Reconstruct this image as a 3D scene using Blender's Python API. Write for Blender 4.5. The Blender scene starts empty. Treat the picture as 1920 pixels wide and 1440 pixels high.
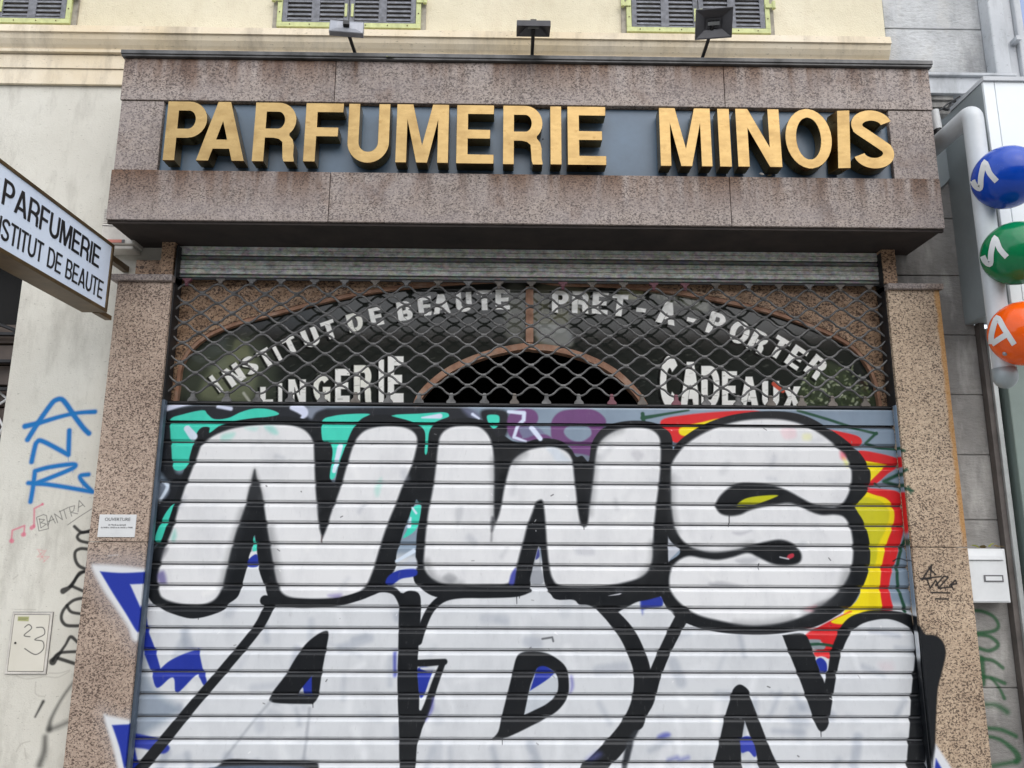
import bpy, bmesh, math, random
import numpy as np
from mathutils import Vector, Matrix
from mathutils.geometry import tessellate_polygon

# ------------------------------------------------------------------ camera, world, sun, exposure
S = bpy.context.scene
COL = S.collection
FPX, PIT, YAW, ROL, CD, CZ = 1430.0, .199, .0142, .005, 3.0857, 1.6
def _basis(p, y, r):
    cp, sp, cy, sy = math.cos(p), math.sin(p), math.cos(y), math.sin(y)
    f = np.array([sy*cp, cy*cp, sp]); rt = np.array([cy, -sy, 0.]); up = np.cross(rt, f)
    cr, sr = math.cos(r), math.sin(r)
    return rt*cr+up*sr, -rt*sr+up*cr, f
RT, UP, FW = _basis(PIT, YAW, ROL)
cam = bpy.data.objects.new('camera', bpy.data.cameras.new('camera')); COL.objects.link(cam)
cam.data.sensor_width = 36; cam.data.lens = 36*FPX/1920; cam.data.clip_start = .05; cam.data.clip_end = 500
cam.matrix_world = Matrix(((RT[0], UP[0], -FW[0], 0), (RT[1], UP[1], -FW[1], -CD), (RT[2], UP[2], -FW[2], CZ), (0, 0, 0, 1)))
S.camera = cam

SUN_EL, SUN_AZ = 44, -20            # degrees; azimuth measured from straight in front of the facade, to the left
w = bpy.data.worlds.new('World'); S.world = w; w.use_nodes = True
wn = w.node_tree; wn.nodes.clear()
sky = wn.nodes.new('ShaderNodeTexSky'); sky.sky_type = 'NISHITA'; sky.sun_disc = False
sky.sun_elevation = math.radians(SUN_EL); sky.sun_rotation = math.radians(180+SUN_AZ)
sky.dust_density = 3; sky.air_density = .7; sky.ozone_density = .3
bg = wn.nodes.new('ShaderNodeBackground'); bg.inputs[1].default_value = .15
wo = wn.nodes.new('ShaderNodeOutputWorld')
cloud = wn.nodes.new('ShaderNodeTexNoise'); cloud.inputs['Scale'].default_value = 2.2; cloud.inputs['Detail'].default_value = 6
crmp = wn.nodes.new('ShaderNodeValToRGB'); crmp.color_ramp.elements[0].position = .3; crmp.color_ramp.elements[1].position = .7
crmp.color_ramp.elements[0].color = (4.6, 4.9, 5.4, 1); crmp.color_ramp.elements[1].color = (7.6, 7.9, 8.2, 1)
cmix = wn.nodes.new('ShaderNodeMix'); cmix.data_type = 'RGBA'; cmix.inputs[0].default_value = .75     # high thin overcast in front of the sky
wn.links.new(cloud.outputs['Fac'], crmp.inputs[0]); wn.links.new(sky.outputs[0], cmix.inputs[6]); wn.links.new(crmp.outputs[0], cmix.inputs[7])
wn.links.new(cmix.outputs[2], bg.inputs[0]); wn.links.new(bg.outputs[0], wo.inputs[0])
sun = bpy.data.objects.new('sun', bpy.data.lights.new('sun', 'SUN')); COL.objects.link(sun)
sun.data.energy = .8; sun.data.angle = math.radians(80); sun.data.color = (1, .98, .96)
_e, _a = math.radians(SUN_EL), math.radians(SUN_AZ)
_d = Vector((-math.cos(_e)*math.sin(_a), -math.cos(_e)*math.cos(_a), math.sin(_e)))   # towards the sun
sun.rotation_euler = (-_d).to_track_quat('-Z', 'Y').to_euler(); sun.location = (0, -6, 9)
S.view_settings.view_transform = 'Standard'; S.view_settings.look = 'None'
S.view_settings.exposure = 0.86; S.view_settings.gamma = 1

# ------------------------------------------------------------------ where a picture measurement stands in the place
def at(px, py, Y=0.):
    d = FW*FPX+RT*(px-960)-UP*(py-720)
    return np.array([0, -CD, CZ])+d*((Y+CD)/d[1])
def atX(px, py, X):
    d = FW*FPX+RT*(px-960)-UP*(py-720)
    return np.array([0, -CD, CZ])+d*(X/d[0])
VIEWS = dict(A=(240, 740, 3.2), B=(740, 740, 3.4286), C=(1200, 740, 2.88), D=(160, 1040, 2.909), E=(740, 1080, 3.4286),
             F=(1200, 1120, 2.909), G=(0, 700, 3.6), H=(0, 1040, 3.6), J=(300, 420, 2.743), K=(980, 420, 2.667), L=(1740, 1000, 3.272),
             M=(1600, 700, 1.946), P=(0, 0, 1.), Q=(0, 480, 3.43))
def V(k, pts):
    ox, oy, s = VIEWS[k]
    return [(ox+x/s, oy+y/s) for x, y in pts]
WALL = .03

# ------------------------------------------------------------------ helpers: things, parts, meshes
def tag(o, label=None, cat=None, group=None, kind=None):
    if label: o['label'] = label
    if cat: o['category'] = cat
    if group: o['group'] = group
    if kind: o['kind'] = kind
    return o
def thing(name, label, cat, loc, group=None):
    o = bpy.data.objects.new(name, None); COL.objects.link(o); o.location = loc
    o.empty_display_size = .1
    return tag(o, label, cat, group)
def wloc(o):
    v = Vector(o.location)
    while o.parent is not None and o.type == 'EMPTY': o = o.parent; v += Vector(o.location)
    return v
def link(o, parent):
    COL.objects.link(o)
    if parent is not None:
        o.parent = parent
        if parent.type == 'EMPTY': o.matrix_parent_inverse = Matrix.Translation(-Vector(parent.location))
    return o
def obj(name, bm, mat, parent=None, smooth=False, bevel=0):
    me = bpy.data.meshes.new(name); bm.normal_update(); bm.to_mesh(me); bm.free()
    me.materials.append(mat)
    if smooth:
        me.polygons.foreach_set('use_smooth', [True]*len(me.polygons))
        if smooth != 'all': me.set_sharp_from_angle(angle=math.radians(40))
    o = bpy.data.objects.new(name, me); link(o, parent)
    if bevel:
        m = o.modifiers.new('bevel', 'BEVEL'); m.width = bevel; m.segments = 2; m.limit_method = 'ANGLE'; m.angle_limit = math.radians(50)
    return o
def box(bm, x0, x1, y0, y1, z0, z1):
    vs = [bm.verts.new((x, y, z)) for x in (x0, x1) for y in (y0, y1) for z in (z0, z1)]
    for f in ((0, 1, 3, 2), (4, 6, 7, 5), (0, 4, 5, 1), (2, 3, 7, 6), (0, 2, 6, 4), (1, 5, 7, 3)): bm.faces.new([vs[i] for i in f])
    return bm
def nb(*a):
    bm = bmesh.new()
    if a: box(bm, *a)
    return bm
def prof_x(bm, prof, x0, x1, seg=1, close=False):
    """extrude a (y,z) profile along x"""
    rows = []
    for i in range(seg+1):
        x = x0+(x1-x0)*i/seg
        rows.append([bm.verts.new((x, y, z)) for y, z in prof])
    n = len(prof)
    for a, b in zip(rows[:-1], rows[1:]):
        for j in range(n if close else n-1):
            bm.faces.new((a[j], b[j], b[(j+1) % n], a[(j+1) % n]))
    if close:
        bm.faces.new(rows[0]); bm.faces.new(rows[-1][::-1])
    return bm
def tube(bm, pts, r, n=8, caps=True):
    pts = [Vector(p) for p in pts]; rings = []
    prev = None
    for i, p in enumerate(pts):
        t = (pts[min(i+1, len(pts)-1)]-pts[max(i-1, 0)]).normalized()
        if prev is None:
            a = Vector((0, 0, 1)) if abs(t.z) < .9 else Vector((0, 1, 0))
            u = t.cross(a).normalized()
        else:
            u = (prev-t*prev.dot(t)).normalized()
        prev = u; v = t.cross(u)
        rr = r[i] if isinstance(r, (list, tuple)) else r
        rings.append([bm.verts.new(p+(u*math.cos(2*math.pi*k/n)+v*math.sin(2*math.pi*k/n))*rr) for k in range(n)])
    for a, b in zip(rings[:-1], rings[1:]):
        for k in range(n): bm.faces.new((a[k], a[(k+1) % n], b[(k+1) % n], b[k]))
    if caps: bm.faces.new(rings[0][::-1]); bm.faces.new(rings[-1])
    return bm
def cr(pts, closed=True, n=5):
    """smooth curve through points; a doubled point makes a corner"""
    P = [np.array(p, float) for p in pts]; N = len(P); out = []
    for i in range(N if closed else N-1):
        if closed: a, b, c, d = P[i-1], P[i], P[(i+1) % N], P[(i+2) % N]
        else: a, b, c, d = P[max(i-1, 0)], P[i], P[i+1], P[min(i+2, N-1)]
        if np.allclose(b, c): continue
        for k in range(n):
            t = k/n
            out.append(.5*((2*b)+(c-a)*t+(2*a-5*b+4*c-d)*t*t+(3*b-a-3*c+d)*t**3))
    if not closed: out.append(P[-1])
    return out

# ------------------------------------------------------------------ capital letters as outlines (cap height 1)
def arc(cx, cy, rx, ry, a0, a1, n=14):
    return [(cx+rx*math.cos(math.radians(a0+(a1-a0)*i/n)), cy+ry*math.sin(math.radians(a0+(a1-a0)*i/n))) for i in range(n+1)]
def stroke_poly(path, t):
    P = [np.array(p, float) for p in path]; L, R_ = [], []
    for i, p in enumerate(P):
        d0 = P[i]-P[i-1] if i > 0 else P[1]-P[0]
        d1 = P[i+1]-P[i] if i < len(P)-1 else d0
        d0 = d0/np.linalg.norm(d0); d1 = d1/np.linalg.norm(d1)
        n0 = np.array([-d0[1], d0[0]]); n1 = np.array([-d1[1], d1[0]])
        m = n0+n1; m /= np.linalg.norm(m); k = t/2/max(.5, m@n0)
        L.append(p+m*k); R_.append(p-m*k)
    return [tuple(q) for q in L+R_[::-1]]
def glyph(c, t=.2):
    h = t*.82
    if c == 'I': return [[(0, 0), (t, 0), (t, 1), (0, 1)]], t
    if c == '-': return [[(0, .36), (.3, .36), (.3, .36+h), (0, .36+h)]], .3
    if c == 'E':
        w_ = .62; return [[(0, 0), (w_, 0), (w_, h), (t, h), (t, .5-h/2), (w_-.06, .5-h/2), (w_-.06, .5+h/2), (t, .5+h/2), (t, 1-h), (w_, 1-h), (w_, 1), (0, 1)]], w_
    if c == 'F':
        w_ = .60; return [[(0, 0), (t, 0), (t, .43), (w_-.07, .43), (w_-.07, .43+h), (t, .43+h), (t, 1-h), (w_, 1-h), (w_, 1), (0, 1)]], w_
    if c == 'L': return [[(0, 0), (.57, 0), (.57, h), (t, h), (t, 1), (0, 1)]], .57
    if c == 'T':
        w_ = .62; a = w_/2-t/2; return [[(a, 0), (a+t, 0), (a+t, 1-h), (w_, 1-h), (w_, 1), (0, 1), (0, 1-h), (a, 1-h)]], w_
    if c == 'N':
        w_ = .72; return [[(0, 0), (t, 0), (t, .66), (w_-t*1.08, 0), (w_, 0), (w_, 1), (w_-t, 1), (w_-t, .34), (t*1.08, 1), (0, 1)]], w_
    if c == 'M':
        w_ = .86; return [[(0, 0), (t*.95, 0), (t*.95, .72), (w_/2-t*.48, 0), (w_/2+t*.48, 0), (w_-t*.95, .72), (w_-t*.95, 0), (w_, 0), (w_, 1), (w_-t*1.42, 1), (w_/2, .30), (t*1.42, 1), (0, 1)]], w_
    if c == 'A':
        w_ = .78; a = t*1.1; t1 = t*1.05; s = w_/2-a/2; y0, y1 = .2, .2+h; ya = (w_/2-t1)/s
        return [[(0, 0), (t1, 0), (t1+s*y0, y0), (w_-t1-s*y0, y0), (w_-t1, 0), (w_, 0), (w_/2+a/2, 1), (w_/2-a/2, 1)],
                [(t1+s*y1, y1), (w_-t1-s*y1, y1), (w_/2, ya)]], w_
    if c == 'X':
        w_ = .72; t1 = t*1.1; return [[(0, 0), (t1, 0), (w_/2, .34), (w_-t1, 0), (w_, 0), (w_/2+t*.62, .5), (w_, 1), (w_-t1, 1), (w_/2, .66), (t1, 1), (0, 1), (w_/2-t*.62, .5)]], w_
    if c == 'P':
        w_ = .67; return [[(0, 0), (t, 0), (t, .38), (w_-.31, .38)]+arc(w_-.31, .69, .31, .31, -90, 90)+[(0, 1)],
                          [(t, .38+h), (w_-.31, .38+h)]+arc(w_-.31, .69, .31-t, .31-h, -90, 90)+[(t, 1-h)]], w_
    if c == 'R':
        w_ = .69; return [[(0, 0), (t, 0), (t, .40), (w_-.36, .40), (w_-.27, .38), (w_-t-.02, .33), (w_-t-.01, .2), (w_-t, .06), (w_-t+.02, 0), (w_, 0), (w_, .03), (w_-.015, .1), (w_-.015, .27), (w_-.04, .37), (w_-.1, .44)]+arc(w_-.30, .70, .30, .30, -48, 90)+[(0, 1)],
                          [(t, .40+h), (w_-.30, .40+h)]+arc(w_-.30, .70, .30-t, .30-h, -90, 90)+[(t, 1-h)]], w_
    if c == 'D':
        w_ = .72; return [[(0, 0), (w_-.38, 0)]+arc(w_-.38, .5, .38, .5, -90, 90, 20)+[(0, 1)],
                          [(t, h), (w_-.38, h)]+arc(w_-.38, .5, .38-t, .5-h, -90, 90, 20)+[(t, 1-h)]], w_
    if c == 'B':
        w_ = .68; return [[(0, 0), (w_-.28, 0)]+arc(w_-.28, .27, .28, .27, -90, 68)+arc(w_-.30, .75, .27, .25, -62, 90)+[(0, 1)],
                          [(t, h), (w_-.28, h)]+arc(w_-.28, .27, .28-t, .27-h, -90, 90)+[(t, .54-h)],
                          [(t, .54), (w_-.30, .54)]+arc(w_-.30, (1-h+.54)/2, .27-t, (1-h-.54)/2, -90, 90)+[(t, 1-h)]], w_
    if c == 'O': 
        w_ = .80; return [arc(w_/2, .5, w_/2, .515, 0, 348, 29), arc(w_/2, .5, w_/2-t, .515-h, 0, 348, 29)], w_
    if c == 'U':
        w_ = .70; return [stroke_poly([(t/2, 1), (t/2, .6)]+arc(w_/2, .34, w_/2-t/2, .35-t/2, 180, 360, 18)+[(w_-t/2, .6), (w_-t/2, 1)], t)], w_
    if c == 'C': return [stroke_poly(arc(.37, .5, .37-t/2, .51-t/2, 40, 320, 26), t*.95)], .74
    if c == 'G': return [stroke_poly(arc(.38, .5, .38-t/2, .51-t/2, 40, 318, 24)+[(.76-t/2, .2), (.76-t/2, .44), (.42, .44)], t*.93)], .76
    if c == 'S':
        w_ = .66; u = arc(w_/2, .745, w_/2-t/2, .26-t/2, 12, 215, 18); l = arc(w_/2-.005, .26, w_/2-t/2, .265-t/2, 38, -168, 18)
        return [stroke_poly([tuple(p) for p in cr(u+[(w_/2, .505)]+l, False, 2)], t*.95)], w_
    return [], .34
def ccw(p): return sum(a[0]*b[1]-b[0]*a[1] for a, b in zip(p, p[1:]+p[:1])) > 0
def letter_bm(bm, conts, M, d0, d1):
    """conts: outer + holes in (u,v); M(u,v,d) -> point; solid between depths d0 (back) and d1 (front)"""
    conts = [c if ccw(c) == (i == 0) else c[::-1] for i, c in enumerate(conts)]
    tris = tessellate_polygon([[Vector((u, v, 0)) for u, v in c] for c in conts])
    flat = [p for c in conts for p in c]
    F_ = [bm.verts.new(M(u, v, d1)) for u, v in flat]; B_ = [bm.verts.new(M(u, v, d0)) for u, v in flat]
    for a, b, c in tris:
        try: bm.faces.new((F_[a], F_[b], F_[c])); bm.faces.new((B_[c], B_[b], B_[a]))
        except ValueError: pass
    k = 0
    for c in conts:
        n = len(c)
        for i in range(n):
            a, b = k+i, k+(i+1) % n
            bm.faces.new((F_[b], F_[a], B_[a], B_[b]))
        k += n
    bmesh.ops.recalc_face_normals(bm, faces=bm.faces[:])
    return bm
def text_bm(txt, M, hgt, track, t, d0, d1, xs=1.0, space=.34):
    """lay out a line; M(u,v,d): u along, v up in metres"""
    bm = bmesh.new(); x = 0
    for c in txt:
        cs, w_ = glyph(c, t)
        if cs:
            letter_bm(bm, [[(x+u*hgt*xs, v*hgt) for u, v in k] for k in cs], M, d0, d1)
        x += (w_ if cs else space)*hgt*xs+track
    return bm, x-track
def text_width(txt, hgt, track, t, xs=1., space=.34):
    return sum(((glyph(c, t)[1] if glyph(c, t)[0] else space)*hgt*xs+track) for c in txt)-track

# ------------------------------------------------------------------ paint: spray paint and marker laid on a wall as an image made here
class Paint:
    def __init__(s, name, x0, x1, z0, z1, Y, res=.0018, base=None):
        s.name, s.x0, s.x1, s.z0, s.z1, s.Y, s.res = name, x0, x1, z0, z1, Y, res
        s.W = int((x1-x0)/res); s.H = int((z1-z0)/res)
        s.im = np.zeros((s.H, s.W, 4), np.float32)
        if base is not None: s.im[..., :3] = np.array(base)/255.; s.im[..., 3] = 1
        s.rng = np.random.default_rng(7)
    def pl(s, pts):
        o = []
        for p in pts:
            q = at(p[0], p[1], s.Y); o.append(((q[0]-s.x0)/s.res, (q[2]-s.z0)/s.res))
        return np.array(o)
    def _win(s, P, pad):
        a = np.floor(P.min(0)-pad).astype(int); b = np.ceil(P.max(0)+pad).astype(int)
        x0, y0 = max(a[0], 0), max(a[1], 0); x1, y1 = min(b[0], s.W), min(b[1], s.H)
        if x1 <= x0 or y1 <= y0: return None
        yy, xx = np.mgrid[y0:y1, x0:x1]
        return (slice(y0, y1), slice(x0, x1)), xx+.5, yy+.5
    def _over(s, sl, a, col):
        im = s.im[sl]; c = np.array(col, np.float32)/255.
        A = im[..., 3]; out = a+A*(1-a)
        k = np.where(out > 1e-4, a/np.maximum(out, 1e-4), 0)[..., None]
        im[..., :3] = im[..., :3]*(1-k)+c*k; im[..., 3] = out
    def poly(s, k, pts, col, soft=1.5, smooth=True, op=1.):
        p = V(k, pts)
        if smooth: p = cr(p, True, 5)
        P = s.pl(p); r = s._win(P, soft+2)
        if r is None: return
        sl, X, Y = r; X = X.astype(np.float32); Y = Y.astype(np.float32)
        d2 = np.full(X.shape, 1e9, np.float32); ins = np.zeros(X.shape, bool)
        for i in range(len(P)):
            a, b = P[i-1], P[i]; e = b-a; L = e@e
            if L < 1e-9: continue
            t = np.clip(((X-a[0])*e[0]+(Y-a[1])*e[1])/L, 0, 1)
            d2 = np.minimum(d2, (X-a[0]-t*e[0])**2+(Y-a[1]-t*e[1])**2)
            if a[1] != b[1]:
                c = ((a[1] > Y) != (b[1] > Y)) & (X < (b[0]-a[0])*(Y-a[1])/(b[1]-a[1])+a[0]); ins ^= c
        d = np.sqrt(d2)*np.where(ins, 1, -1)
        al = np.clip(d/soft*.5+.5, 0, 1); al = al*al*(3-2*al)
        s._over(sl, (al*op).astype(np.float32), col)
    def line(s, k, pts, wd, col, soft=2., smooth=True, op=1.):
        """wd: width in the units of the view, a number or one per point"""
        sc = VIEWS[k][2]
        if not isinstance(wd, (list, tuple)): wd = [wd]*len(pts)
        q = [(x, y, ww) for (x, y), ww in zip(pts, wd)]
        if smooth and len(q) > 2: q = [tuple(v) for v in cr(q, False, 6)]
        p = V(k, [(a[0], a[1]) for a in q]); P = s.pl(p)
        ctr = s.pl([p[0], (p[0][0]+1, p[0][1])]); mp = abs(ctr[1][0]-ctr[0][0])
        R_ = np.array([a[2] for a in q])/sc*mp/2
        r = s._win(P, R_.max()+soft+2)
        if r is None: return
        sl, X, Y = r; d = np.full(X.shape, -1e9)
        for i in range(len(P)-1):
            a, b = P[i], P[i+1]; e = b-a; L = max(e@e, 1e-9)
            t = np.clip(((X-a[0])*e[0]+(Y-a[1])*e[1])/L, 0, 1)
            d = np.maximum(d, R_[i]+(R_[i+1]-R_[i])*t-np.sqrt((X-a[0]-t*e[0])**2+(Y-a[1]-t*e[1])**2))
        al = np.clip(d/soft*.5+.5, 0, 1); al = al*al*(3-2*al)
        s._over(sl, (al*op).astype(np.float32), col)
    def halo(s, k, pts, col, wd, op):
        s.line(k, list(pts)+[pts[0]], wd, col, wd*.5/VIEWS[k][2]/s.res*.0022, True, op)
    def letter(s, k, ch, cx, cy, wpx, hpx, ang, t, col, soft=1.2, op=1.):
        cs, w_ = glyph(ch, t)
        a = math.radians(ang); ca, sa = math.cos(a), math.sin(a)
        for i, c in enumerate(cs):
            if i: continue
            def tr(u, v):
                x = (u/w_-.5)*wpx; y = (.5-v)*hpx
                return (cx+x*ca-y*sa, cy+x*sa+y*ca)
            if len(cs) > 1:      # join the holes with a slit so one polygon paints the letter
                out = [tr(*p) for p in c]
                for h_ in cs[1:]:
                    hh = [tr(*p) for p in h_]
                    j = min(range(len(out)), key=lambda q: math.dist(out[q], hh[0]))
                    out = out[:j+1]+hh+[hh[0]]+out[j:]
            else: out = [tr(*p) for p in c]
            s.poly(k, out, col, soft, False, op)
    def image(s):
        img = bpy.data.images.new(s.name, s.W, s.H, alpha=True)
        img.alpha_mode = 'STRAIGHT'
        img.pixels.foreach_set(s.im.ravel()); img.update(); img.pack()
        return img

# ------------------------------------------------------------------ materials
def srgb(r, g, b):
    f = lambda c: (c/255/12.92) if c/255 <= .04045 else ((c/255+.055)/1.055)**2.4
    return (f(r), f(g), f(b), 1)
class N:
    def __init__(s, name, rough=.6, metal=0., spec=.5, col=(.5, .5, .5, 1)):
        s.m = bpy.data.materials.new(name); s.m.use_nodes = True; s.t = s.m.node_tree
        s.b = s.t.nodes['Principled BSDF']; s.b.inputs['Roughness'].default_value = rough
        s.b.inputs['Metallic'].default_value = metal; s.b.inputs['Specular IOR Level'].default_value = spec
        s.b.inputs['Base Color'].default_value = col
        s.tc = s.t.nodes.new('ShaderNodeTexCoord').outputs['Object']
    def n(s, typ, **kw):
        x = s.t.nodes.new(typ)
        for k, v in kw.items(): setattr(x, k, v)
        return x
    def l(s, a, b): s.t.links.new(a, b)
    def mapped(s, sc, loc=(0, 0, 0), rot=(0, 0, 0)):
        m = s.n('ShaderNodeMapping'); m.inputs['Scale'].default_value = sc; m.inputs['Location'].default_value = loc; m.inputs['Rotation'].default_value = rot
        s.l(s.tc, m.inputs[0]); return m.outputs[0]
    def noise(s, scale, detail=4, rough=.55, vec=None, dist=0):
        x = s.n('ShaderNodeTexNoise'); x.inputs['Scale'].default_value = scale; x.inputs['Detail'].default_value = detail
        x.inputs['Roughness'].default_value = rough; x.inputs['Distortion'].default_value = dist
        s.l(vec if vec is not None else s.tc, x.inputs['Vector']); return x.outputs['Fac']
    def vor(s, scale, vec=None, feature='F1', out='Distance', rnd=1):
        x = s.n('ShaderNodeTexVoronoi'); x.feature = feature; x.inputs['Scale'].default_value = scale; x.inputs['Randomness'].default_value = rnd
        s.l(vec if vec is not None else s.tc, x.inputs['Vector']); return x.outputs[out]
    def ramp(s, fac, stops, interp='LINEAR'):
        x = s.n('ShaderNodeValToRGB'); x.color_ramp.interpolation = interp; e = x.color_ramp.elements
        while len(e) < len(stops): e.new(.5)
        for k, (p, c) in enumerate(stops):
            e[k].position = p; e[k].color = c if isinstance(c, tuple) else (c, c, c, 1)
        s.l(fac, x.inputs[0]); return x.outputs[0]
    def mix(s, fac, a, b, mode='MIX'):
        x = s.n('ShaderNodeMix', data_type='RGBA', blend_type=mode)
        for i, v in ((0, fac), (6, a), (7, b)):
            if isinstance(v, (int, float, tuple)): x.inputs[i].default_value = v
            else: s.l(v, x.inputs[i])
        return x.outputs[2]
    def math(s, op, a, b=0., clamp=False):
        x = s.n('ShaderNodeMath', operation=op, use_clamp=clamp)
        for i, v in ((0, a), (1, b)):
            if isinstance(v, (int, float)): x.inputs[i].default_value = v
            else: s.l(v, x.inputs[i])
        return x.outputs[0]
    def axis(s, i):
        x = s.n('ShaderNodeSeparateXYZ'); s.l(s.tc, x.inputs[0]); return x.outputs[i]
    def color(s, c): s.l(c, s.b.inputs['Base Color']); return s
    def rough(s, c): s.l(c, s.b.inputs['Roughness']); return s
    def bump(s, h, strength=.3, dist=.002):
        x = s.n('ShaderNodeBump'); x.inputs['Strength'].default_value = strength; x.inputs['Distance'].default_value = dist
        s.l(h, x.inputs['Height']); s.l(x.outputs[0], s.b.inputs['Normal']); return s
    def paint(s, p, under, wear=None):
        """lay a Paint over a colour; p covers x0..x1, z0..z1"""
        sx = s.n('ShaderNodeSeparateXYZ'); s.l(s.tc, sx.inputs[0])
        u = s.math('DIVIDE', s.math('SUBTRACT', sx.outputs[0], p.x0), p.x1-p.x0)
        v = s.math('DIVIDE', s.math('SUBTRACT', sx.outputs[2], p.z0), p.z1-p.z0)
        c = s.n('ShaderNodeCombineXYZ'); s.l(u, c.inputs[0]); s.l(v, c.inputs[1])
        t = s.n('ShaderNodeTexImage'); t.image = p.image(); t.extension = 'CLIP'; t.interpolation = 'Linear'
        s.l(c.outputs[0], t.inputs[0])
        a = t.outputs[1]
        if wear is not None: a = s.math('MULTIPLY', a, wear)
        return s.mix(a, under, t.outputs[0]), a

def simple(name, rgb, rough=.6, metal=0., var=.12, scale=12, spec=.5, bump=0, bscale=200):
    k = N(name, rough, metal, spec)
    c = srgb(*rgb); d = tuple(v*(1-var*2) for v in c[:3])+(1,); e = tuple(min(1, v*(1+var)) for v in c[:3])+(1,)
    k.color(k.ramp(k.noise(scale, 6, .65), [(.3, d), (.7, e)]))
    if bump: k.bump(k.noise(bscale, 3), bump, .002)
    return k.m

def granite(name, light, mid, dark, dirt=0., pnt=None, rust=False, fine=1., drip=False):
    k = N(name, .55, 0, .3)
    v = k.mapped((1, 1, 1.25))
    n1 = k.noise(95*fine, 2.5, .6, v, .6); n2 = k.noise(48*fine, 2, .5, v, .9)
    base = k.mix(k.ramp(n2, [(.38, 0.), (.62, 1.)]), srgb(*mid), srgb(*light))
    base = k.mix(k.ramp(k.noise(140*fine, 1, .5, v), [(.5, 0.), (.68, .6)]), base, srgb(min(255, light[0]+16), min(255, light[1]+12), min(255, light[2]+10)))
    clump = k.math('MULTIPLY', k.math('SUBTRACT', k.noise(11, 3), .5), .16)
    spots = k.ramp(k.math('ADD', n1, clump), [(.52, 0.), (.57, 1.)])
    c = k.mix(k.math('MULTIPLY', spots, .9), base, srgb(*dark))
    big = k.noise(2.3, 5, .6)
    c = k.mix(k.ramp(big, [(.42, 0.), (.62, .45)]), c, k.mix(.5, c, srgb(112, 78, 52), 'MULTIPLY'))
    if dirt:
        g = k.noise(5, 6, .65, k.mapped((1, 1, 2.2)))
        c = k.mix(k.ramp(g, [(.38, dirt), (.6, dirt*.25)]), c, srgb(142, 134, 134))
        st = k.noise(6, 5, .6, k.mapped((1, 1, .8), (3, 1, 7)))
        c = k.mix(k.ramp(st, [(.56, 0.), (.70, .55)]), c, k.mix(1., c, srgb(175, 140, 112), 'MULTIPLY'))
        st2 = k.noise(30, 4, .6, k.mapped((1, 1, .12), (5, 1, 2)))
        c = k.mix(k.ramp(st2, [(.56, 0.), (.75, .4)]), c, srgb(74, 66, 62))
    if drip:      # run-off stains under the sign board and under the metal edge
        zz = k.axis(2); dn = k.noise(16, 4, .6, k.mapped((1, 1, .10), (2, 0, 1))); dl = k.noise(3.2, 3, .6, k.mapped((1, 1, .05), (8, 0, 1)))
        for top, ln in ((3.026, .17), (3.528, .16)):
            f = k.math('DIVIDE', k.math('SUBTRACT', top, zz), ln); f0 = k.math('GREATER_THAN', f, -.05); f1 = k.math('SUBTRACT', 1., f, True)
            m = k.math('MULTIPLY', k.math('MULTIPLY', f0, f1), k.ramp(k.math('MULTIPLY', k.math('ADD', dn, dl), .5), [(.43, 0.), (.56, .95)]))
            c = k.mix(m, c, k.mix(1., c, srgb(172, 134, 100), 'MULTIPLY'))
    if rust:
        x = k.axis(0); r = k.math('ADD', x, k.math('MULTIPLY', k.noise(14, 4), .03))
        edge = k.ramp(k.math('MULTIPLY', k.math('SUBTRACT', r, 1.826), 40, True), [(0., 0.), (.4, .75)])
        zf = k.ramp(k.math('MULTIPLY', k.math('SUBTRACT', k.axis(2), 1.55), 3, True), [(0., 0.), (.25, 1.)])
        c = k.mix(k.math('MULTIPLY', edge, zf), c, srgb(168, 122, 62))
    if pnt is not None: c, _ = k.paint(pnt, c)
    k.color(c); k.rough(k.ramp(n1, [(.4, .42), (.7, .62)]))
    k.bump(k.noise(150, 3), .25, .0015)
    return k.m
def stucco(name, a, b, stain, pnt=None, bumps=.5, streak=.5):
    k = N(name, .85, 0, .3)
    c = k.ramp(k.noise(1.7, 7, .62), [(.3, srgb(*b)), (.68, srgb(*a))])
    st = k.noise(5, 6, .68, k.mapped((1.6, 1, .45), (2, 0, 5)))
    c = k.mix(k.ramp(st, [(.50, 0.), (.74, streak)]), c, srgb(*stain))
    c = k.mix(k.ramp(k.noise(26, 5, .7), [(.60, 0.), (.78, .35)]), c, srgb(*stain))
    f = k.noise(70, 3, .6, k.mapped((.7, 1, 2.2), (1, 0, 3)))
    c = k.mix(k.ramp(f, [(.655, 0.), (.70, .45)]), c, srgb(stain[0]-35, stain[1]-35, stain[2]-35))
    if pnt is not None: c, _ = k.paint(pnt, c)
    k.color(c)
    k.bump(k.math('ADD', k.noise(160, 4, .7), k.math('MULTIPLY', k.noise(9, 3), 2.)), bumps, .004)
    return k.m

# ================================================================== PAINTED WORK (graffiti, traced mark by mark)
BLK = (17, 20, 24); WHT = (216, 217, 218); SIL = (202, 205, 208); TEAL = (62, 200, 176); BLU = (32, 50, 148); PUR = (104, 66, 112)
RED = (200, 32, 36); YEL = (226, 206, 18); GRN = (28, 72, 52); GB = (126, 142, 158); LIL = (200, 206, 226)
g = Paint('shutter graffiti', -1.40, 1.64, .60, 2.14, 0.)
# silver lower field and bare slats
g.poly('P', [(225, 1060), (600, 1040), (1200, 1060), (1560, 1130), (1740, 1170), (1780, 1500), (180, 1500)], SIL, 14)
g.poly('D', [(250, 640), (330, 650), (400, 760), (520, 840), (450, 900), (360, 960), (300, 1000), (230, 960)], (120, 134, 150), 14, op=.75)
g.poly('D', [(250, 400), (340, 560), (330, 640), (240, 720)], (150, 160, 172), 10, op=.7)
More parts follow.
